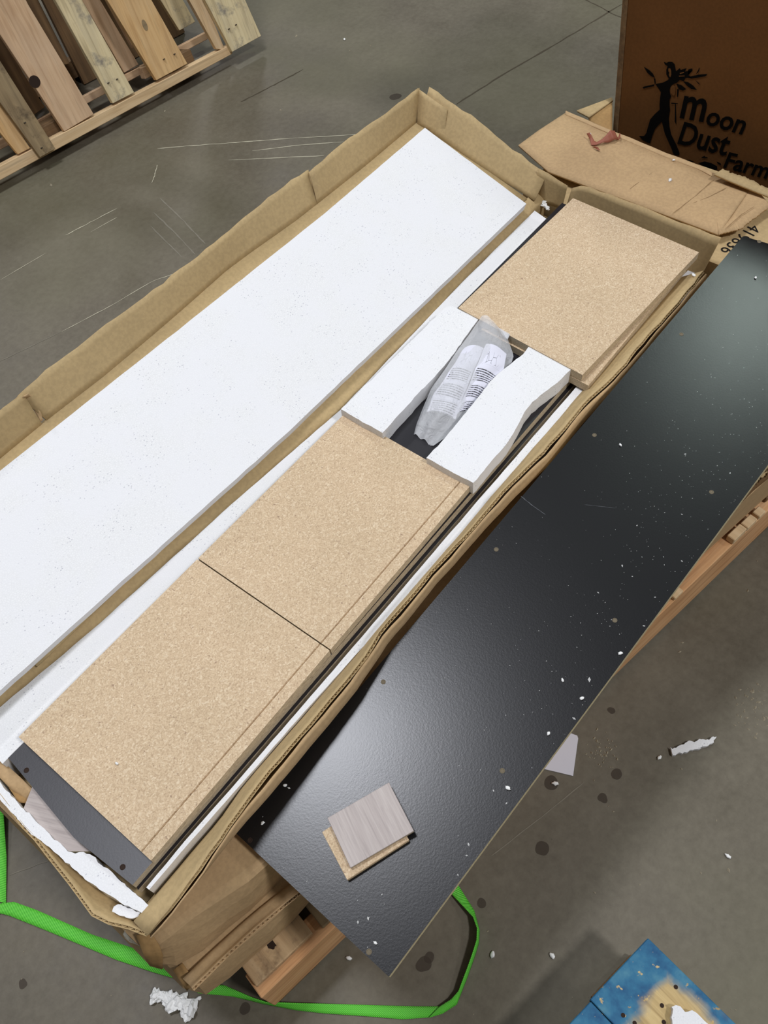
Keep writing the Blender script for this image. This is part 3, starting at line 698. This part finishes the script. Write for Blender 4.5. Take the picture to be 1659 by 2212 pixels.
# ================================================================ CARTONS BEHIND (far end)
def box_pts(c0, c1, c2, c3, z): return [V(*c0, z), V(*c1, z), V(*c2, z), V(*c3, z)]
e_t = [P(1500, 1180, .405), P(1586, 1099, .405), P(1628, 1059, .405), P(1658, 1034, .405)]
ce = thing('torn_carton', V(1.1, .24, .145), 'torn carton with white packing under the right edge of the black panel, on the pallet', 'carton')
d_ = (e_t[3]-e_t[1]); d_ /= np.linalg.norm(d_); a0 = e_t[1]-d_*.12; a1 = e_t[1]+d_*.47
solid('carton_body', [a0+V(0, 0, -.003), a1+V(0, 0, -.003), V(a1[0], .29, .402), V(a0[0], .29, .402)], V(0, .040, -.2545), M_CARD2, ce)
et = [a0, e_t[1], e_t[2], e_t[3], a1]
sheet('torn_rim', [[q+V(.001, .003, -.006) for q in et], [q+V(0, .001, .001) for q in et], [q+V(0, .005, .005) for q in et]], M_TORN, ce, .003, nu=260, wob=.0014, seed=21, rough=.0022)
sheet('torn_rim', [[q+V(.001, .006, -.006) for q in et], [q+V(0, .006, .001) for q in et], [q+V(0, .009, .004) for q in et]], M_CARD, ce, .003, nu=220, wob=.0014, seed=24, rough=.0018)
solid('foam_liner', [a0+V(.05, .0105, .006), a1+V(0, .0105, .006), a1+V(0, .020, .008), a0+V(.05, .020, .008)], V(0, 0, -.008), M_FOAM, ce)
# printed carton at the far end
cd = thing('printed_carton', V(1.55, .5, 0), 'carton with a black printed number and bent flap behind the open carton', 'carton')
zD = .378
dq = [P(1226, 262, zD), V(1.405, .86, zD), V(1.405, .34, zD), V(1.405, -.06, zD), V(1.72, -.06, zD), P(1659, 428, zD)]
solid('carton_body', [V(1.412, .84, zD), V(1.412, -.06, zD), V(1.69, -.06, zD), V(1.675, .84, zD)], V(0, 0, -.3775), M_CARD, cd)
zF = .398
far_e = [P(1225, 243, zF), P(1300, 274, zF), P(1400, 318, zF), P(1500, 358, zF), P(1560, 382, zF), P(1620, 410, zF)]
near_e = [P(1120, 315, zF), P(1185, 372, zF), P(1260, 400, zF), P(1350, 432, zF), P(1450, 470, zF), P(1552, 508, zF), ]
torn = [P(1552, 508, zF), P(1566, 497, zF), P(1585, 494, zF), P(1602, 494, zF), P(1615, 482, zF), P(1622, 476, zF), P(1634, 468, zF), P(1645, 458, zF), P(1662, 448, zF)]
ne2 = resample(near_e, 14); fe2 = resample(far_e, 14)
sheet('lid_flap', [(ne2+V(0, 0, 0)).tolist(), (ne2*.6+fe2*.4+V(0, 0, .0025)).tolist(), fe2.tolist()], M_CARD2, cd, .004, nu=80, wob=.0005, seed=31)
# the flap's torn right part
tl = [P(1552, 508, zF), P(1602, 493, zF), P(1622, 476, zF), P(1664, 446, zF)]
th_ = [P(1540, 440, zF), P(1580, 430, zF), P(1605, 420, zF), P(1640, 418, zF)]
sheet('torn_flap', [[P(1510, 420, zF-.0005), P(1560, 415, zF), P(1600, 412, zF), P(1655, 412, zF)], th_, tl], M_CARD2, cd, .0042, nu=60, wob=.0012, seed=33, rough=.0008)
for pq in ([(1452, 462), (1500, 425), (1541, 388)], [(1498, 438), (1530, 426), (1572, 404)], [(1568, 495), (1600, 465), (1630, 445)], [(1360, 408), (1410, 372)]):
    mark('crease', [P(*q_, zF+.0042) for q_ in pq], .0016, M_CREASE, parent=cd)
# folded ridge along the flap's far edge
rd = resample([P(1222, 240, zF+.003), P(1330, 286, zF+.003), P(1440, 332, zF+.003), P(1512, 358, zF+.003), P(1538, 372, zF+.003)], 30)
sheet('folded_ridge', [(rd+V(-.012, -.006, -.001)).tolist(), (rd+V(-.004, -.002, .002)).tolist(), rd.tolist(), (rd+V(.008, .003, -.006)).tolist()], M_CARD2, cd, .002, nu=70, wob=.0008, seed=35)
# loose outer flap by the printed box
sheet('outer_flap', [[P(1543, 378, .415), P(1600, 402, .412), P(1665, 428, .408)], [P(1560, 366, .420), P(1610, 384, .416), P(1662, 412, .41)]], M_CARD, cd, .004, nu=40, wob=.001, seed=36, rough=.001)
# flap and side beyond, left of the printed box
sheet('side_flap', [[P(1246, 240, .385), P(1273, 254, .385)], [P(1321, 212, .380), P(1324, 218, .380)]], M_CARD, cd, .004, nu=10)
sheet('inner_wall', [[P(1272, 252, .383), P(1322, 218, .378)], [P(1272, 262, .375), P(1322, 300, .36)]], M_CARD3, cd, .004, nu=10)
# number print
def text_on(name, s, origin, ex, ey, mat, parent, off, width=None, shear=0.0, bold=0.0, n=None):
    """text with baseline start at origin, ex = baseline vector of the whole width, ey = cap-height vector."""
    cu = bpy.data.curves.new(name, 'FONT'); cu.body = s; cu.shear = shear; cu.offset = bold; cu.resolution_u = 3; cu.space_character = 1.0
    t = bpy.data.objects.new('tmp', cu); COL.objects.link(t); bpy.context.view_layer.update()
    dg = bpy.context.evaluated_depsgraph_get(); me = bpy.data.meshes.new_from_object(t.evaluated_get(dg))
    co = np.array([v.co[:] for v in me.vertices]); fs = [list(p.vertices) for p in me.polygons]
    bpy.data.objects.remove(t)
    x0, x1 = co[:, 0].min(), co[:, 0].max(); caph = .70
    N = np.cross(ex, ey); N /= np.linalg.norm(N)
    if n is not None and N.dot(n) < 0: N = -N
    vs = [origin+ex*((c[0]-x0)/(x1-x0))+ey*(c[1]/caph)+N*off for c in co]
    return obj(name, vs, fs, mat, parent)
zT = zD+.0
o0_, o1_ = P(1626, 478, zT), P(1562, 531, zT)
upv = P(1645, 500, zT)-P(1626, 478, zT)
rv = (o1_-o0_); uv_ = V(-rv[1], rv[0], 0); uv_ = uv_/np.linalg.norm(uv_)*.026
text_on('printed_number', '419636', P(1622, 484, zT), rv*1.06, uv_, M_INK, cd, .0008)

# ================================================================ TALL PRINTED BOX
XB = 1.78; pl0 = PX(1325, 272, XB); pl1 = PX(1345, 0, XB)
upB = (pl1-pl0)/np.linalg.norm(pl1-pl0); rB = V(0, -1, 0); rB = rB-upB*rB.dot(upB); rB /= np.linalg.norm(rB); nB = V(-1, 0, 0)
bx = thing('tall_carton', V(XB+.3, .25, 0), 'tall dark brown carton printed with a walking farmer and a farm name', 'carton')
zlen = pl0[2]/upB[2]; c0 = pl0-upB*zlen; Hh = 1.05/upB[2]; Wd = .72
fr_ = [c0, c0+rB*Wd, c0+rB*Wd+upB*Hh, c0+upB*Hh]
fr_[1][2] = 0.0
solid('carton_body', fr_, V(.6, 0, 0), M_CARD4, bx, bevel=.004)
es = [pl0-upB*.2, c0+upB*(Hh-.004)]
sheet('edge_seam', [[e+rB*.0005+nB*.001 for e in es], [e+rB*.006+nB*.0022 for e in es], [e+rB*.013+nB*.0008 for e in es]], M_W6, bx, .001, nu=8)
PB = lambda px, py: PX(px, py, XB-.0012)
def ink(name, pts, parent=bx, mat=M_INKD):
    ps = [PB(1360+a/5.549, 100+b/5.549) for a, b in pts]; n = len(ps)
    return obj(name, ps, [list(range(n))], mat, parent)
def place_text(s, p_bl, p_br, p_tl, shear, bold):
    a = PB(*p_bl); ex = PB(*p_br)-a; ey = PB(*p_tl)-a
    ex0 = ex/np.linalg.norm(ex); ey = ey-ex0*ey.dot(ex0)     # upright cap height, slant by shear
    text_on('lettering', s, a, ex, ey, M_INKD, bx, 0, shear=shear, bold=bold, n=nB)
def ink2(name, pts):
    ps = [PX(1360+a/5.549, 100+b/5.549, XB-.0018) for a, b in pts]; return obj(name, ps, [list(range(len(ps)))], M_CARD4, bx)
ink2('printed_face', [(464, 266), (486, 262), (498, 290), (500, 340), (488, 372), (476, 360), (470, 335), (478, 318), (466, 300)])
ink2('printed_arm', [(492, 490), (520, 462), (540, 476), (548, 520), (545, 575), (528, 592), (505, 575), (488, 540)])
ink2('printed_leaf_gap', [(600, 320), (648, 306), (655, 318), (606, 334)]); ink2('printed_leaf_gap', [(590, 352), (660, 350), (660, 360), (592, 364)])
place_text('m', (1468, 253), (1523, 263), (1487, 184), .18, .02)
place_text('oon', (1524, 268), (1606, 291), (1533, 226), .2, .02)
place_text('Dust', (1463, 309), (1572, 337), (1474, 262), .22, .018)
place_text('Farms', (1562, 361), (1678, 392), (1570, 327), .2, .018)
ink('farmer_figure', [(410, 185), (440, 200), (470, 185), (510, 188), (540, 215), (556, 300), (600, 262), (612, 284), (684, 262), (662, 304), (750, 288), (700, 345), (742, 372), (672, 380), (645, 420), (602, 402), (566, 440), (530, 450), (500, 470), (478, 520), (485, 570), (500, 600), (480, 640), (478, 700), (485, 760), (470, 860), (478, 960), (500, 1060), (560, 1180), (600, 1280), (590, 1310), (545, 1305), (520, 1280), (505, 1230), (460, 1130), (420, 1040), (385, 900), (340, 950), (300, 1000), (270, 1080), (245, 1165), (215, 1155), (160, 1125), (110, 1075), (175, 1075), (200, 1040), (225, 950), (245, 880), (300, 815), (360, 760), (358, 700), (365, 620), (375, 550), (350, 510), (310, 455), (330, 448), (400, 435), (460, 405), (470, 385), (440, 340), (440, 280), (455, 240), (420, 215)])
for leaf in ([(170, 245), (235, 285), (280, 330), (305, 380), (260, 360), (215, 320)], [(155, 500), (165, 485), (230, 470), (300, 455), (290, 480), (225, 492), (170, 508)],
             [(700, 378), (740, 360), (830, 340), (920, 333), (932, 345), (900, 362), (820, 375), (740, 388)], [(795, 335), (820, 290), (835, 252), (840, 270), (822, 315)],
             [(640, 420), (700, 430), (760, 470), (808, 525), (740, 512), (690, 475)], [(560, 450), (620, 465), (680, 515), (640, 532), (590, 515)], [(780, 400), (830, 440), (850, 468), (820, 445)],
             [(700, 280), (750, 265), (755, 290), (720, 330), (700, 350)], [(545, 690), (555, 690), (560, 940), (540, 900)], [(290, 380), (310, 390), (312, 450), (300, 452)], [(500, 675), (580, 685), (580, 692), (500, 690)], [(572, 510), (590, 520), (578, 610), (566, 600)]):
    ink('printed_leaf', leaf)
ink('scroll_print', [(860, 1330), (900, 1312), (905, 1325), (935, 1330), (935, 1342), (870, 1340)])
ink('scroll_print', [(820, 1400), (900, 1380), (980, 1400), (1050, 1440), (1050, 1480), (980, 1480), (900, 1440)])
ink('scroll_print', [(1040, 1380), (1090, 1400), (1100, 1430), (1060, 1410)]); ink('scroll_print', [(660, 1362), (720, 1362), (780, 1385), (700, 1392)])

# ================================================================ LEANING PALLET, upper left
q0 = P(501, 117, .035); q1 = P(0, 390, .035); pa = (q1-q0); pa /= np.linalg.norm(pa)      # towards the left
dv = CM@_ray(1800, 2900); pu = -dv/np.linalg.norm(dv); pu = pu-pa*pu.dot(pa); pu /= np.linalg.norm(pu)
pn = np.cross(pu, pa); pn = pn if pn[1] < 0 else -pn
lp = thing('leaning_pallet', (q0+q1)/2-V(0, 0, .035)-pn*.06, 'pine slatted pallet standing tilted on the floor at the upper left', 'pallet')
def FP(zx, zy, d=0.0): return PN(zx/2.765, zy/2.765, q0+pn*d, pn)        # measured on the front face, d = out towards us
def ext(a, b, L): v = (b-a)/np.linalg.norm(b-a); return a+v*L
SL = []
def slat(tl, tr, br, bl, mat, d=0.0, th=.018, L=1.0, name='slat'):
    a, b, c_, e = FP(*tl, d), FP(*tr, d), FP(*br, d), FP(*bl, d)
    w = (b-a); t1 = e+pu*L; t2 = c_+pu*L
    la, lb = np.linalg.norm(a-e), np.linalg.norm(b-c_)
    t1 = a+pu*max(0, L-la); t2 = b+pu*max(0, L-lb)
    o = solid(name, [t1, t2, b, c_, e, a], -pn*th, mat, lp, (e, pu, pa), bevel=.001); SL.append(o); return o
# front slats (pixel corners measured on a 2.765x crop)
slat((0, 205), (170, 30), (560, 682), (385, 786), M_W2)
slat((330, 0), (490, 0), (802, 552), (675, 618), M_W4)
slat((640, 0), (905, 0), (1120, 380), (935, 480), M_W3)
slat((1130, 0), (1225, 0), (1345, 300), (1292, 292), M_W1, -.001)
slat((-140, 420), (-20, 330), (332, 888), (240, 940), M_W5, .019)
slat((-160, 600), (-90, 480), (182, 884), (108, 922), M_W3, -.002)
slat((1225, 0), (1465, 0), (1560, 215), (1388, 310), M_W4, .019)
# front rail
r_ = [FP(1388, 262), FP(1385, 322), FP(0, 1075), FP(0, 985)]
r_[2] = FP(0, 1075)+pa*.35; r_[3] = FP(0, 985)+pa*.35; r_[1] = FP(1385, 322); r_[0] = FP(1388, 262)
solid('bottom_rail', [FP(1395, 258, .002), FP(1388, 322, .002), FP(0, 1078, .002)+pa*.35, FP(0, 985, .002)+pa*.35], -pn*.036, M_W1, lp, (q0, pa, pu), bevel=.0015)
# back frame
D2 = -.125
back = q0+pn*D2
def BP(zx, zy): return PN(zx/2.765, zy/2.765, back, pn)
solid('back_rail', [BP(1255, 180), BP(1240, 235), BP(130, 830)+pa*.5, BP(110, 775)+pa*.5], -pn*.02, M_W2, lp, (back, pa, pu), bevel=.0015)
def bslat(tl, tr, br, bl, mat):
    a, b, c_, e = BP(*tl)-pn*.002, BP(*tr)-pn*.002, BP(*br)-pn*.002, BP(*bl)-pn*.002
    solid('slat', [a+pu*.7, b+pu*.7, b, c_, e, a], -pn*.017, mat, lp, (e, pu, pa), bevel=.001)
bslat((490, 0), (600, 0), (830, 385), (745, 435), M_W2)
bslat((640, 0), (690, 0), (800, 290), (750, 200), M_W2)
bslat((960, 0), (1095, 0), (1168, 130), (1075, 182), M_W4)
bslat((-60, 250), (10, 230), (270, 640), (200, 690), M_W6)
bslat((180, 60), (260, 60), (420, 380), (370, 390), M_W6)
solid('block', [BP(805, 405)+pn*.05, BP(828, 470)+pn*.05, BP(888, 440)+pn*.05, BP(870, 385)+pn*.05], -pn*.03, M_W2, lp, (back, pa, pu), bevel=.001)
# spacer blocks joining the two faces, low between them
for k in (.12, .62, 1.12):
    b0 = q0+pa*k-pn*.037+pu*.004; solid('spacer_block', [b0, b0+pa*.09, b0+pa*.09+pu*.06, b0+pu*.06], -pn*.088, M_W6, lp, (b0, pa, pu), bevel=.001)
def nails(lst, d, par):
    for zx, zy in lst:
        vs, fs = blob('nail', FP(zx, zy, d), .0045, M_NAIL, 1, (1, 1, .3)); obj('nail_head', vs, fs, M_NAIL, par)
nails([(648, 498), (700, 475)], .001, SL[1]); nails([(980, 355), (1043, 325)], .001, SL[2]); nails([(1368, 175), (1410, 150)], .020, SL[6]); nails([(250, 885), (150, 735)], .020, SL[4])
vs, fs = blob('knot', FP(207, 488, .0002), .020, M_HOLED, 1, (1, 1, .02), sub=3, n=.1); obj('knot_hole', [FP(207, 488, .0008)+pa*math.cos(t)*.017+pu*math.sin(t)*.017 for t in np.linspace(0, 2*math.pi, 20, endpoint=False)], [list(range(20))], M_HOLED, SL[0])
obj('knot_hole', [FP(865, 150, .0008)+pa*math.cos(t)*.008+pu*math.sin(t)*.016 for t in np.linspace(0, 2*math.pi, 16, endpoint=False)], [list(range(16))], M_W5, SL[2])

# added dark slats behind the leaning pallet, put in to darken its gaps
dp = thing('added_dark_pallet', q0+pa*.5-pn*.3, 'added dark pallet that darkens the gaps behind the pine one at the upper left', 'pallet')
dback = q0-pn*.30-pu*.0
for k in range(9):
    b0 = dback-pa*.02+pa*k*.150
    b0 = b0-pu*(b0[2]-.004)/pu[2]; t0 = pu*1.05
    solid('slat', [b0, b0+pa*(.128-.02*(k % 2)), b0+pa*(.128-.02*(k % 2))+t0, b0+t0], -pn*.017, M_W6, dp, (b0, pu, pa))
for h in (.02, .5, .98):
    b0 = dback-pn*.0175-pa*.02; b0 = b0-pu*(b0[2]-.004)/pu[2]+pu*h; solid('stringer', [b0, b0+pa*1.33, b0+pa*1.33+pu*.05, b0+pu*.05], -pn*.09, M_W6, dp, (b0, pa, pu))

# ================================================================ BLUE PALLET, lower right
zz = .125
k0 = P(1400, 2026, zz); kx = P(1225, 2212, zz)-k0; kx[2] = 0; kx /= np.linalg.norm(kx); ky = P(1590, 2212, zz)-k0; ky[2] = 0; ky /= np.linalg.norm(ky)
blu = thing('blue_pallet', V(k0[0]-.1, k0[1]-.4, 0), 'worn blue painted pallet cut off by the lower right corner of the photo', 'pallet')
# first board runs along ky, its blue side is the right edge
def bboard(s0, s1, L, name='deck_board', top=zz, th=.018, mat=M_BLUE, dl=0.0):
    c = [k0+kx*s0+ky*dl, k0+kx*s1+ky*dl, k0+kx*s1+ky*L, k0+kx*s0+ky*L]
    for p in c: p[2] = top
    return solid(name, c, V(0, 0, -th), mat, blu, (c[0], ky, kx), bevel=.0012)
bboard(0, .122, 1.0); bboard(.1235, .24, 1.0, dl=.002); bboard(.245, .34, 1.0, dl=.004)
for y in (.03, .5, .9):
    c = [k0+kx*.005+ky*y, k0+kx*.8+ky*y, k0+kx*.8+ky*(y+.04), k0+kx*.005+ky*(y+.04)]
    for p in c: p[2] = zz-.019
    solid('stringer', c, V(0, 0, -(zz-.019-.015)), M_W6, blu, (c[0], kx, ky))
    for p in c: p[2] = .0145
for s in (0.0, .5): bboard(s+.01, s+.1, .95, 'bottom_board', .0145, .0145, M_W6)
for px, py in ((1460, 2132), (1346, 2193), (1430, 2172), (1434, 2208), (1371, 2210)):
    c = P(px, py, zz+.0004); obj('nail_hole', [c+V(math.cos(t)*.003, math.sin(t)*.003, 0) for t in np.linspace(0, 2*math.pi, 12, endpoint=False)], [list(range(12))], M_HOLED, blu)
sc = [(1451, 2175), (1460, 2171), (1470, 2174), (1480, 2186), (1495, 2182), (1505, 2188), (1515, 2198), (1530, 2212), (1530, 2250), (1452, 2250)]
o = solid('foam_scrap', [P(*p, zz+.0125) for p in sc], V(0, 0, -.012), M_FOAM, step=.004, jit=.0008)
link_tags(o, 'torn white foam scrap lying on the blue pallet', 'foam')

# ================================================================ GREEN STRAP
def ribbon(Lp, Rp, parent, n=160):
    a = resample(Lp, n); b = resample(Rp, n); mid_ = (a+b)/2; s = np.r_[0, np.cumsum(np.linalg.norm(np.diff(mid_, axis=0), axis=1))]
    vs = []; uv = []
    for i in range(n):
        for j in range(4):
            t = j/3; vs.append(a[i]*(1-t)+b[i]*t); uv.append((s[i], t))
    o = obj('webbing', vs, grid_faces(n, 4), M_STRAP, parent, smooth=True, uv=uv)
    md = o.modifiers.new('thick', 'SOLIDIFY'); md.thickness = .0014; md.offset = 0
    return o
def Z(l): return [P(*p) for p in l]
sr = thing('green_strap', P(500, 2160, 0), 'bright green webbing strap trailing over the floor around the pallet', 'strap')
ribbon(Z([(-40, 1600, .03), (-34, 1700, .02), (-28, 1850, .006), (-34, 1940, .003)]), Z([(-4, 1600, .03), (6, 1735, .02), (14, 1850, .006), (13, 1952, .003)]), sr, 80)
ribbon(Z([(-30, 1968, .003), (0, 1952, .004), (30, 1948, .005), (80, 1966, .004), (200, 2019, .003), (300, 2052, .003), (370, 2080, .003), (440, 2125, .003), (484, 2128, .004), (512, 2140, .008), (545, 2155, .010), (575, 2165, .012), (640, 2167, .010), (700, 2168, .006), (800, 2171, .003), (900, 2174, .003), (950, 2174, .003)]),
       Z([(-34, 2000, .003), (0, 1973, .003), (20, 1978, .003), (100, 2010, .003), (250, 2073, .003), (330, 2100, .003), (375, 2113, .003), (430, 2146, .003), (466, 2149, .003), (500, 2152, .003), (540, 2161, .002), (572, 2169, .002), (640, 2182, .002), (700, 2189, .002), (800, 2196, .002), (870, 2202, .002), (925, 2198, .002)]), sr, 360)
ribbon(Z([(925, 2199, .004), (955, 2190, .004), (986, 2170, .004), (1008, 2115, .003), (1024, 2070, .002), (1034, 2038, .002), (1036, 2010, .002), (1024, 1967, .002), (991, 1914, .002), (960, 1880, .002)]),
       Z([(950, 2174, .006), (975, 2158, .010), (991, 2140, .014), (1010, 2090, .018), (1022, 2056, .020), (1030, 2030, .022), (1031, 2005, .022), (1022, 1980, .016), (976, 1932, .006), (940, 1900, .003)]), sr, 220)

# ================================================================ SCRAPS ON THE FLOOR
o = solid('paper_sheet', [P(*p, .0025) for p in ((1195, 1570), (1247, 1589), (1249, 1595), (1238, 1676), (1150, 1655))], V(0, 0, -.0015), M_PAPER)
link_tags(o, 'white card with one clipped corner on the floor beside the black panel', 'paper')
fs1 = [(1448, 1614), (1453, 1618), (1480, 1605), (1492, 1600), (1500, 1603), (1511, 1596), (1528, 1597), (1548, 1591), (1538, 1606), (1524, 1612), (1505, 1618), (1470, 1626), (1453, 1631)]
o = solid('foam_scrap', [P(*p, .008) for p in fs1], V(0, 0, -.007), M_FOAM, step=.003, jit=.0009)
link_tags(o, 'long torn white foam scrap on the floor at the right', 'foam')
crumple('foam_scrap', [(338, 2152), (350, 2153), (362, 2158), (376, 2166), (392, 2164), (404, 2176), (412, 2182)], .0, .0105, M_CRUMB, 'crumbly white foam scrap on the floor below the green strap', 'foam')
# red brown paper tape curl on the lid flap
tpz = .402
tw = thing('paper_tape_scrap', P(1295, 310, zF), 'curled reddish brown tape scrap on the far cardboard flap', 'tape')
def zz4(l, z=tpz): return [P(1200+a/8.295, 180+b/8.295, z+h) for a, b, h in l]
sheet('tape_curl', [zz4([(560, 900, .010), (610, 1000, .004), (640, 1110, .002), (720, 1110, .002), (850, 1060, .006), (960, 1060, .003), (1050, 1010, .008), (1120, 1000, .004)]),
                    zz4([(620, 880, .014), (660, 960, .008), (690, 1040, .003), (740, 1060, .004), (850, 1000, .008), (930, 900, .016), (980, 840, .022), (1060, 850, .018)])], M_RUST, tw, .0008, nu=50, wob=.0012, seed=41)
sheet('tape_curl', [zz4([(660, 1140, .001), (720, 1170, .003), (770, 1200, .004)]), zz4([(700, 1130, .006), (760, 1140, .008), (800, 1200, .002)])], M_RUST, tw, .0008, nu=12, wob=.001, seed=42)
sheet('tape_curl', [zz4([(1090, 1010, .002), (1130, 960, .006), (1150, 890, .010)]), zz4([(1130, 1020, .001), (1165, 970, .008), (1160, 900, .012)])], M_RUST, tw, .0008, nu=12, wob=.001, seed=43)

# ================================================================ CRUMBS
def crumb(c, r, seed, label, group=None, name='foam_crumb'):
    vs, fs = blob(name, c, r, M_CRUMB, seed, (1.3, .8, .6), sub=2, n=.3)
    return link_tags(obj(name, vs, fs, M_CRUMB, smooth=True), label, 'foam crumb', group)
GP = 'foam crumbs on the black panel'
for k, (px, py, s_, lb) in enumerate([(568, 1778, 1.5, 'round white foam crumb near the close left corner of the black panel'), (616, 1697, 1.5, 'ragged white foam crumb on the black panel left of the grey sample'),
        (1097, 1703, 1.7, 'white foam crumb on the black panel right of the grey sample'), (1215, 1470, 1.4, 'lone white foam crumb in the middle of the lower black panel'),
        (1185, 1585, 1.5, 'white foam crumb near the panel edge above the white card'), (1257, 1509, 1.7, 'white foam crumb at the right rim of the black panel'),
        (811, 2037, 1.3, 'white foam crumb near the lowest corner of the black panel'), (1340, 962, 1.5, 'white foam crumb on the upper half of the black panel beside a plug'),
        (1632, 601, 1.5, 'white foam crumb at the far end of the black panel'), (1340, 1412, 1.7, 'larger white foam crumb on the right rim halfway along the panel')]):
    crumb(bp(px, py), .0016*s_, k, lb, GP)
for k, (px, py, s_, z, lb) in enumerate([(1273, 292, 2.2, .402, 'white foam crumb beside the reddish tape scrap on the far flap'), (1447, 391, 2.2, .401, 'white foam crumb in the middle of the far cardboard flap'),
        (1455, 347, 1.5, .403, 'white foam crumb near the far edge of the cardboard flap'), (253, 1650, 1.2, .4222, 'tiny white crumb on the nearest tan particleboard'), (1498, 596, 2.0, .43, 'white foam crumb by the far right corner of the tray'),
        (622, 930, 2.0, .409, 'white crumb on the carton fold beside the big foam slab'), (430, 2156, 2.0, 0, 'white crumb on the floor below the closed cartons'), (754, 2070, 2.2, 0, 'white crumb on the floor close to the tip of the black panel'),
        (1193, 2065, 2.2, 0, 'white crumb on the bare floor left of the blue pallet'), (1064, 2062, 2.2, 0, 'white crumb on the floor right of the green strap loop'), (1424, 1637, 2.0, 0, 'small curved white crumb beside the long torn foam scrap'),
        (1199, 1693, 2.4, 0, 'white crumb on the floor below the white card'), (1572, 1850, 2.2, 0, 'tan crumb on the floor above the blue pallet'), (744, 86, 2.4, 0, 'pale crumb on the floor at the top beyond the open carton')]):
    crumb(P(px, py, z), .0018*s_, k+20, lb, 'scattered foam crumbs')
# fine dust nobody could count
vs = []; fs = []
def spk(c, r):
    k = len(vs); a = rng.rand()*6.3; dx = V(math.cos(a), math.sin(a), 0)*r*1.4; dy = V(-math.sin(a), math.cos(a), 0)*r*.7
    vs.extend([c-dx, c-dy, c+dx, c+dy, c+V(0, 0, r)]); fs.extend([[k, k+1, k+4], [k+1, k+2, k+4], [k+2, k+3, k+4], [k+3, k, k+4], [k, k+3, k+2, k+1]])
more = [(624, 1702, 1.1), (1240, 1552, 1.2), (1094, 1735, .8), (1012, 1824, 1.1), (1008, 1848, .8), (795, 1984, 1.1), (773, 1992, 1.0), (989, 1890, .7), (825, 1932, .6), (1480, 981, .9), (1473, 1111, .7), (1344, 1222, 1.0), (1473, 1212, .8), (1391, 1352, .9), (1273, 1468, 1.7), (1577, 1022, .8), (1376, 1135, .7), (1292, 1280, .8), (1415, 1290, .7), (1366, 1245, .6), (1066, 1708, .8)]
for px, py, s_ in more: spk(bp(px, py), .0017*s_)
for i in range(420):
    u, v = rng.rand(), rng.rand()
    if i > 150: u = min(.97, max(.03, rng.normal(.55, .16))); v = min(.97, max(.03, rng.normal(.72, .17)))
    c = pts[0]*(1-u)*(1-v)+pts[1]*(1-u)*v+pts[2]*u*v+pts[3]*u*(1-v); spk(c, .0003+.0005*rng.rand()**3)
o = obj('foam_dust', vs, fs, M_CRUMB); link_tags(o, 'fine white foam dust scattered over the big black panel', 'dust', kind='stuff')
vs = []; fs = []
for i in range(260):
    px, py = rng.rand()*1659, rng.rand()*2212
    spk(P(px, py, 0.0002), .0006+.0014*rng.rand()**4)
for px, py, s_ in [(1308, 1632, 1.7), (1472, 1661, 1.2), (925, 1990, 1.0), (1574, 1880, 1.8), (1514, 1886, 1.0), (1615, 1276, 1.5), (1637, 1478, 1.5), (1468, 1408, 1.5), (1474, 1388, 1.5), (640, 78, 2.6), (606, 238, 2), (110, 400, 3), (356, 240, 1.8)]: spk(P(px, py, .0002), .0019*s_)
for i in range(60): spk(P(rng.normal(1630, 22), rng.normal(1530, 26), .0002), .001+.0025*rng.rand()**2)
for i in range(50): spk(P(rng.normal(1298, 16), rng.normal(1625, 20), .0002), .001+.002*rng.rand()**2)
o = obj('floor_grit', vs, fs, M_DUST); link_tags(o, 'fine pale grit scattered over the concrete floor', 'debris', kind='stuff')
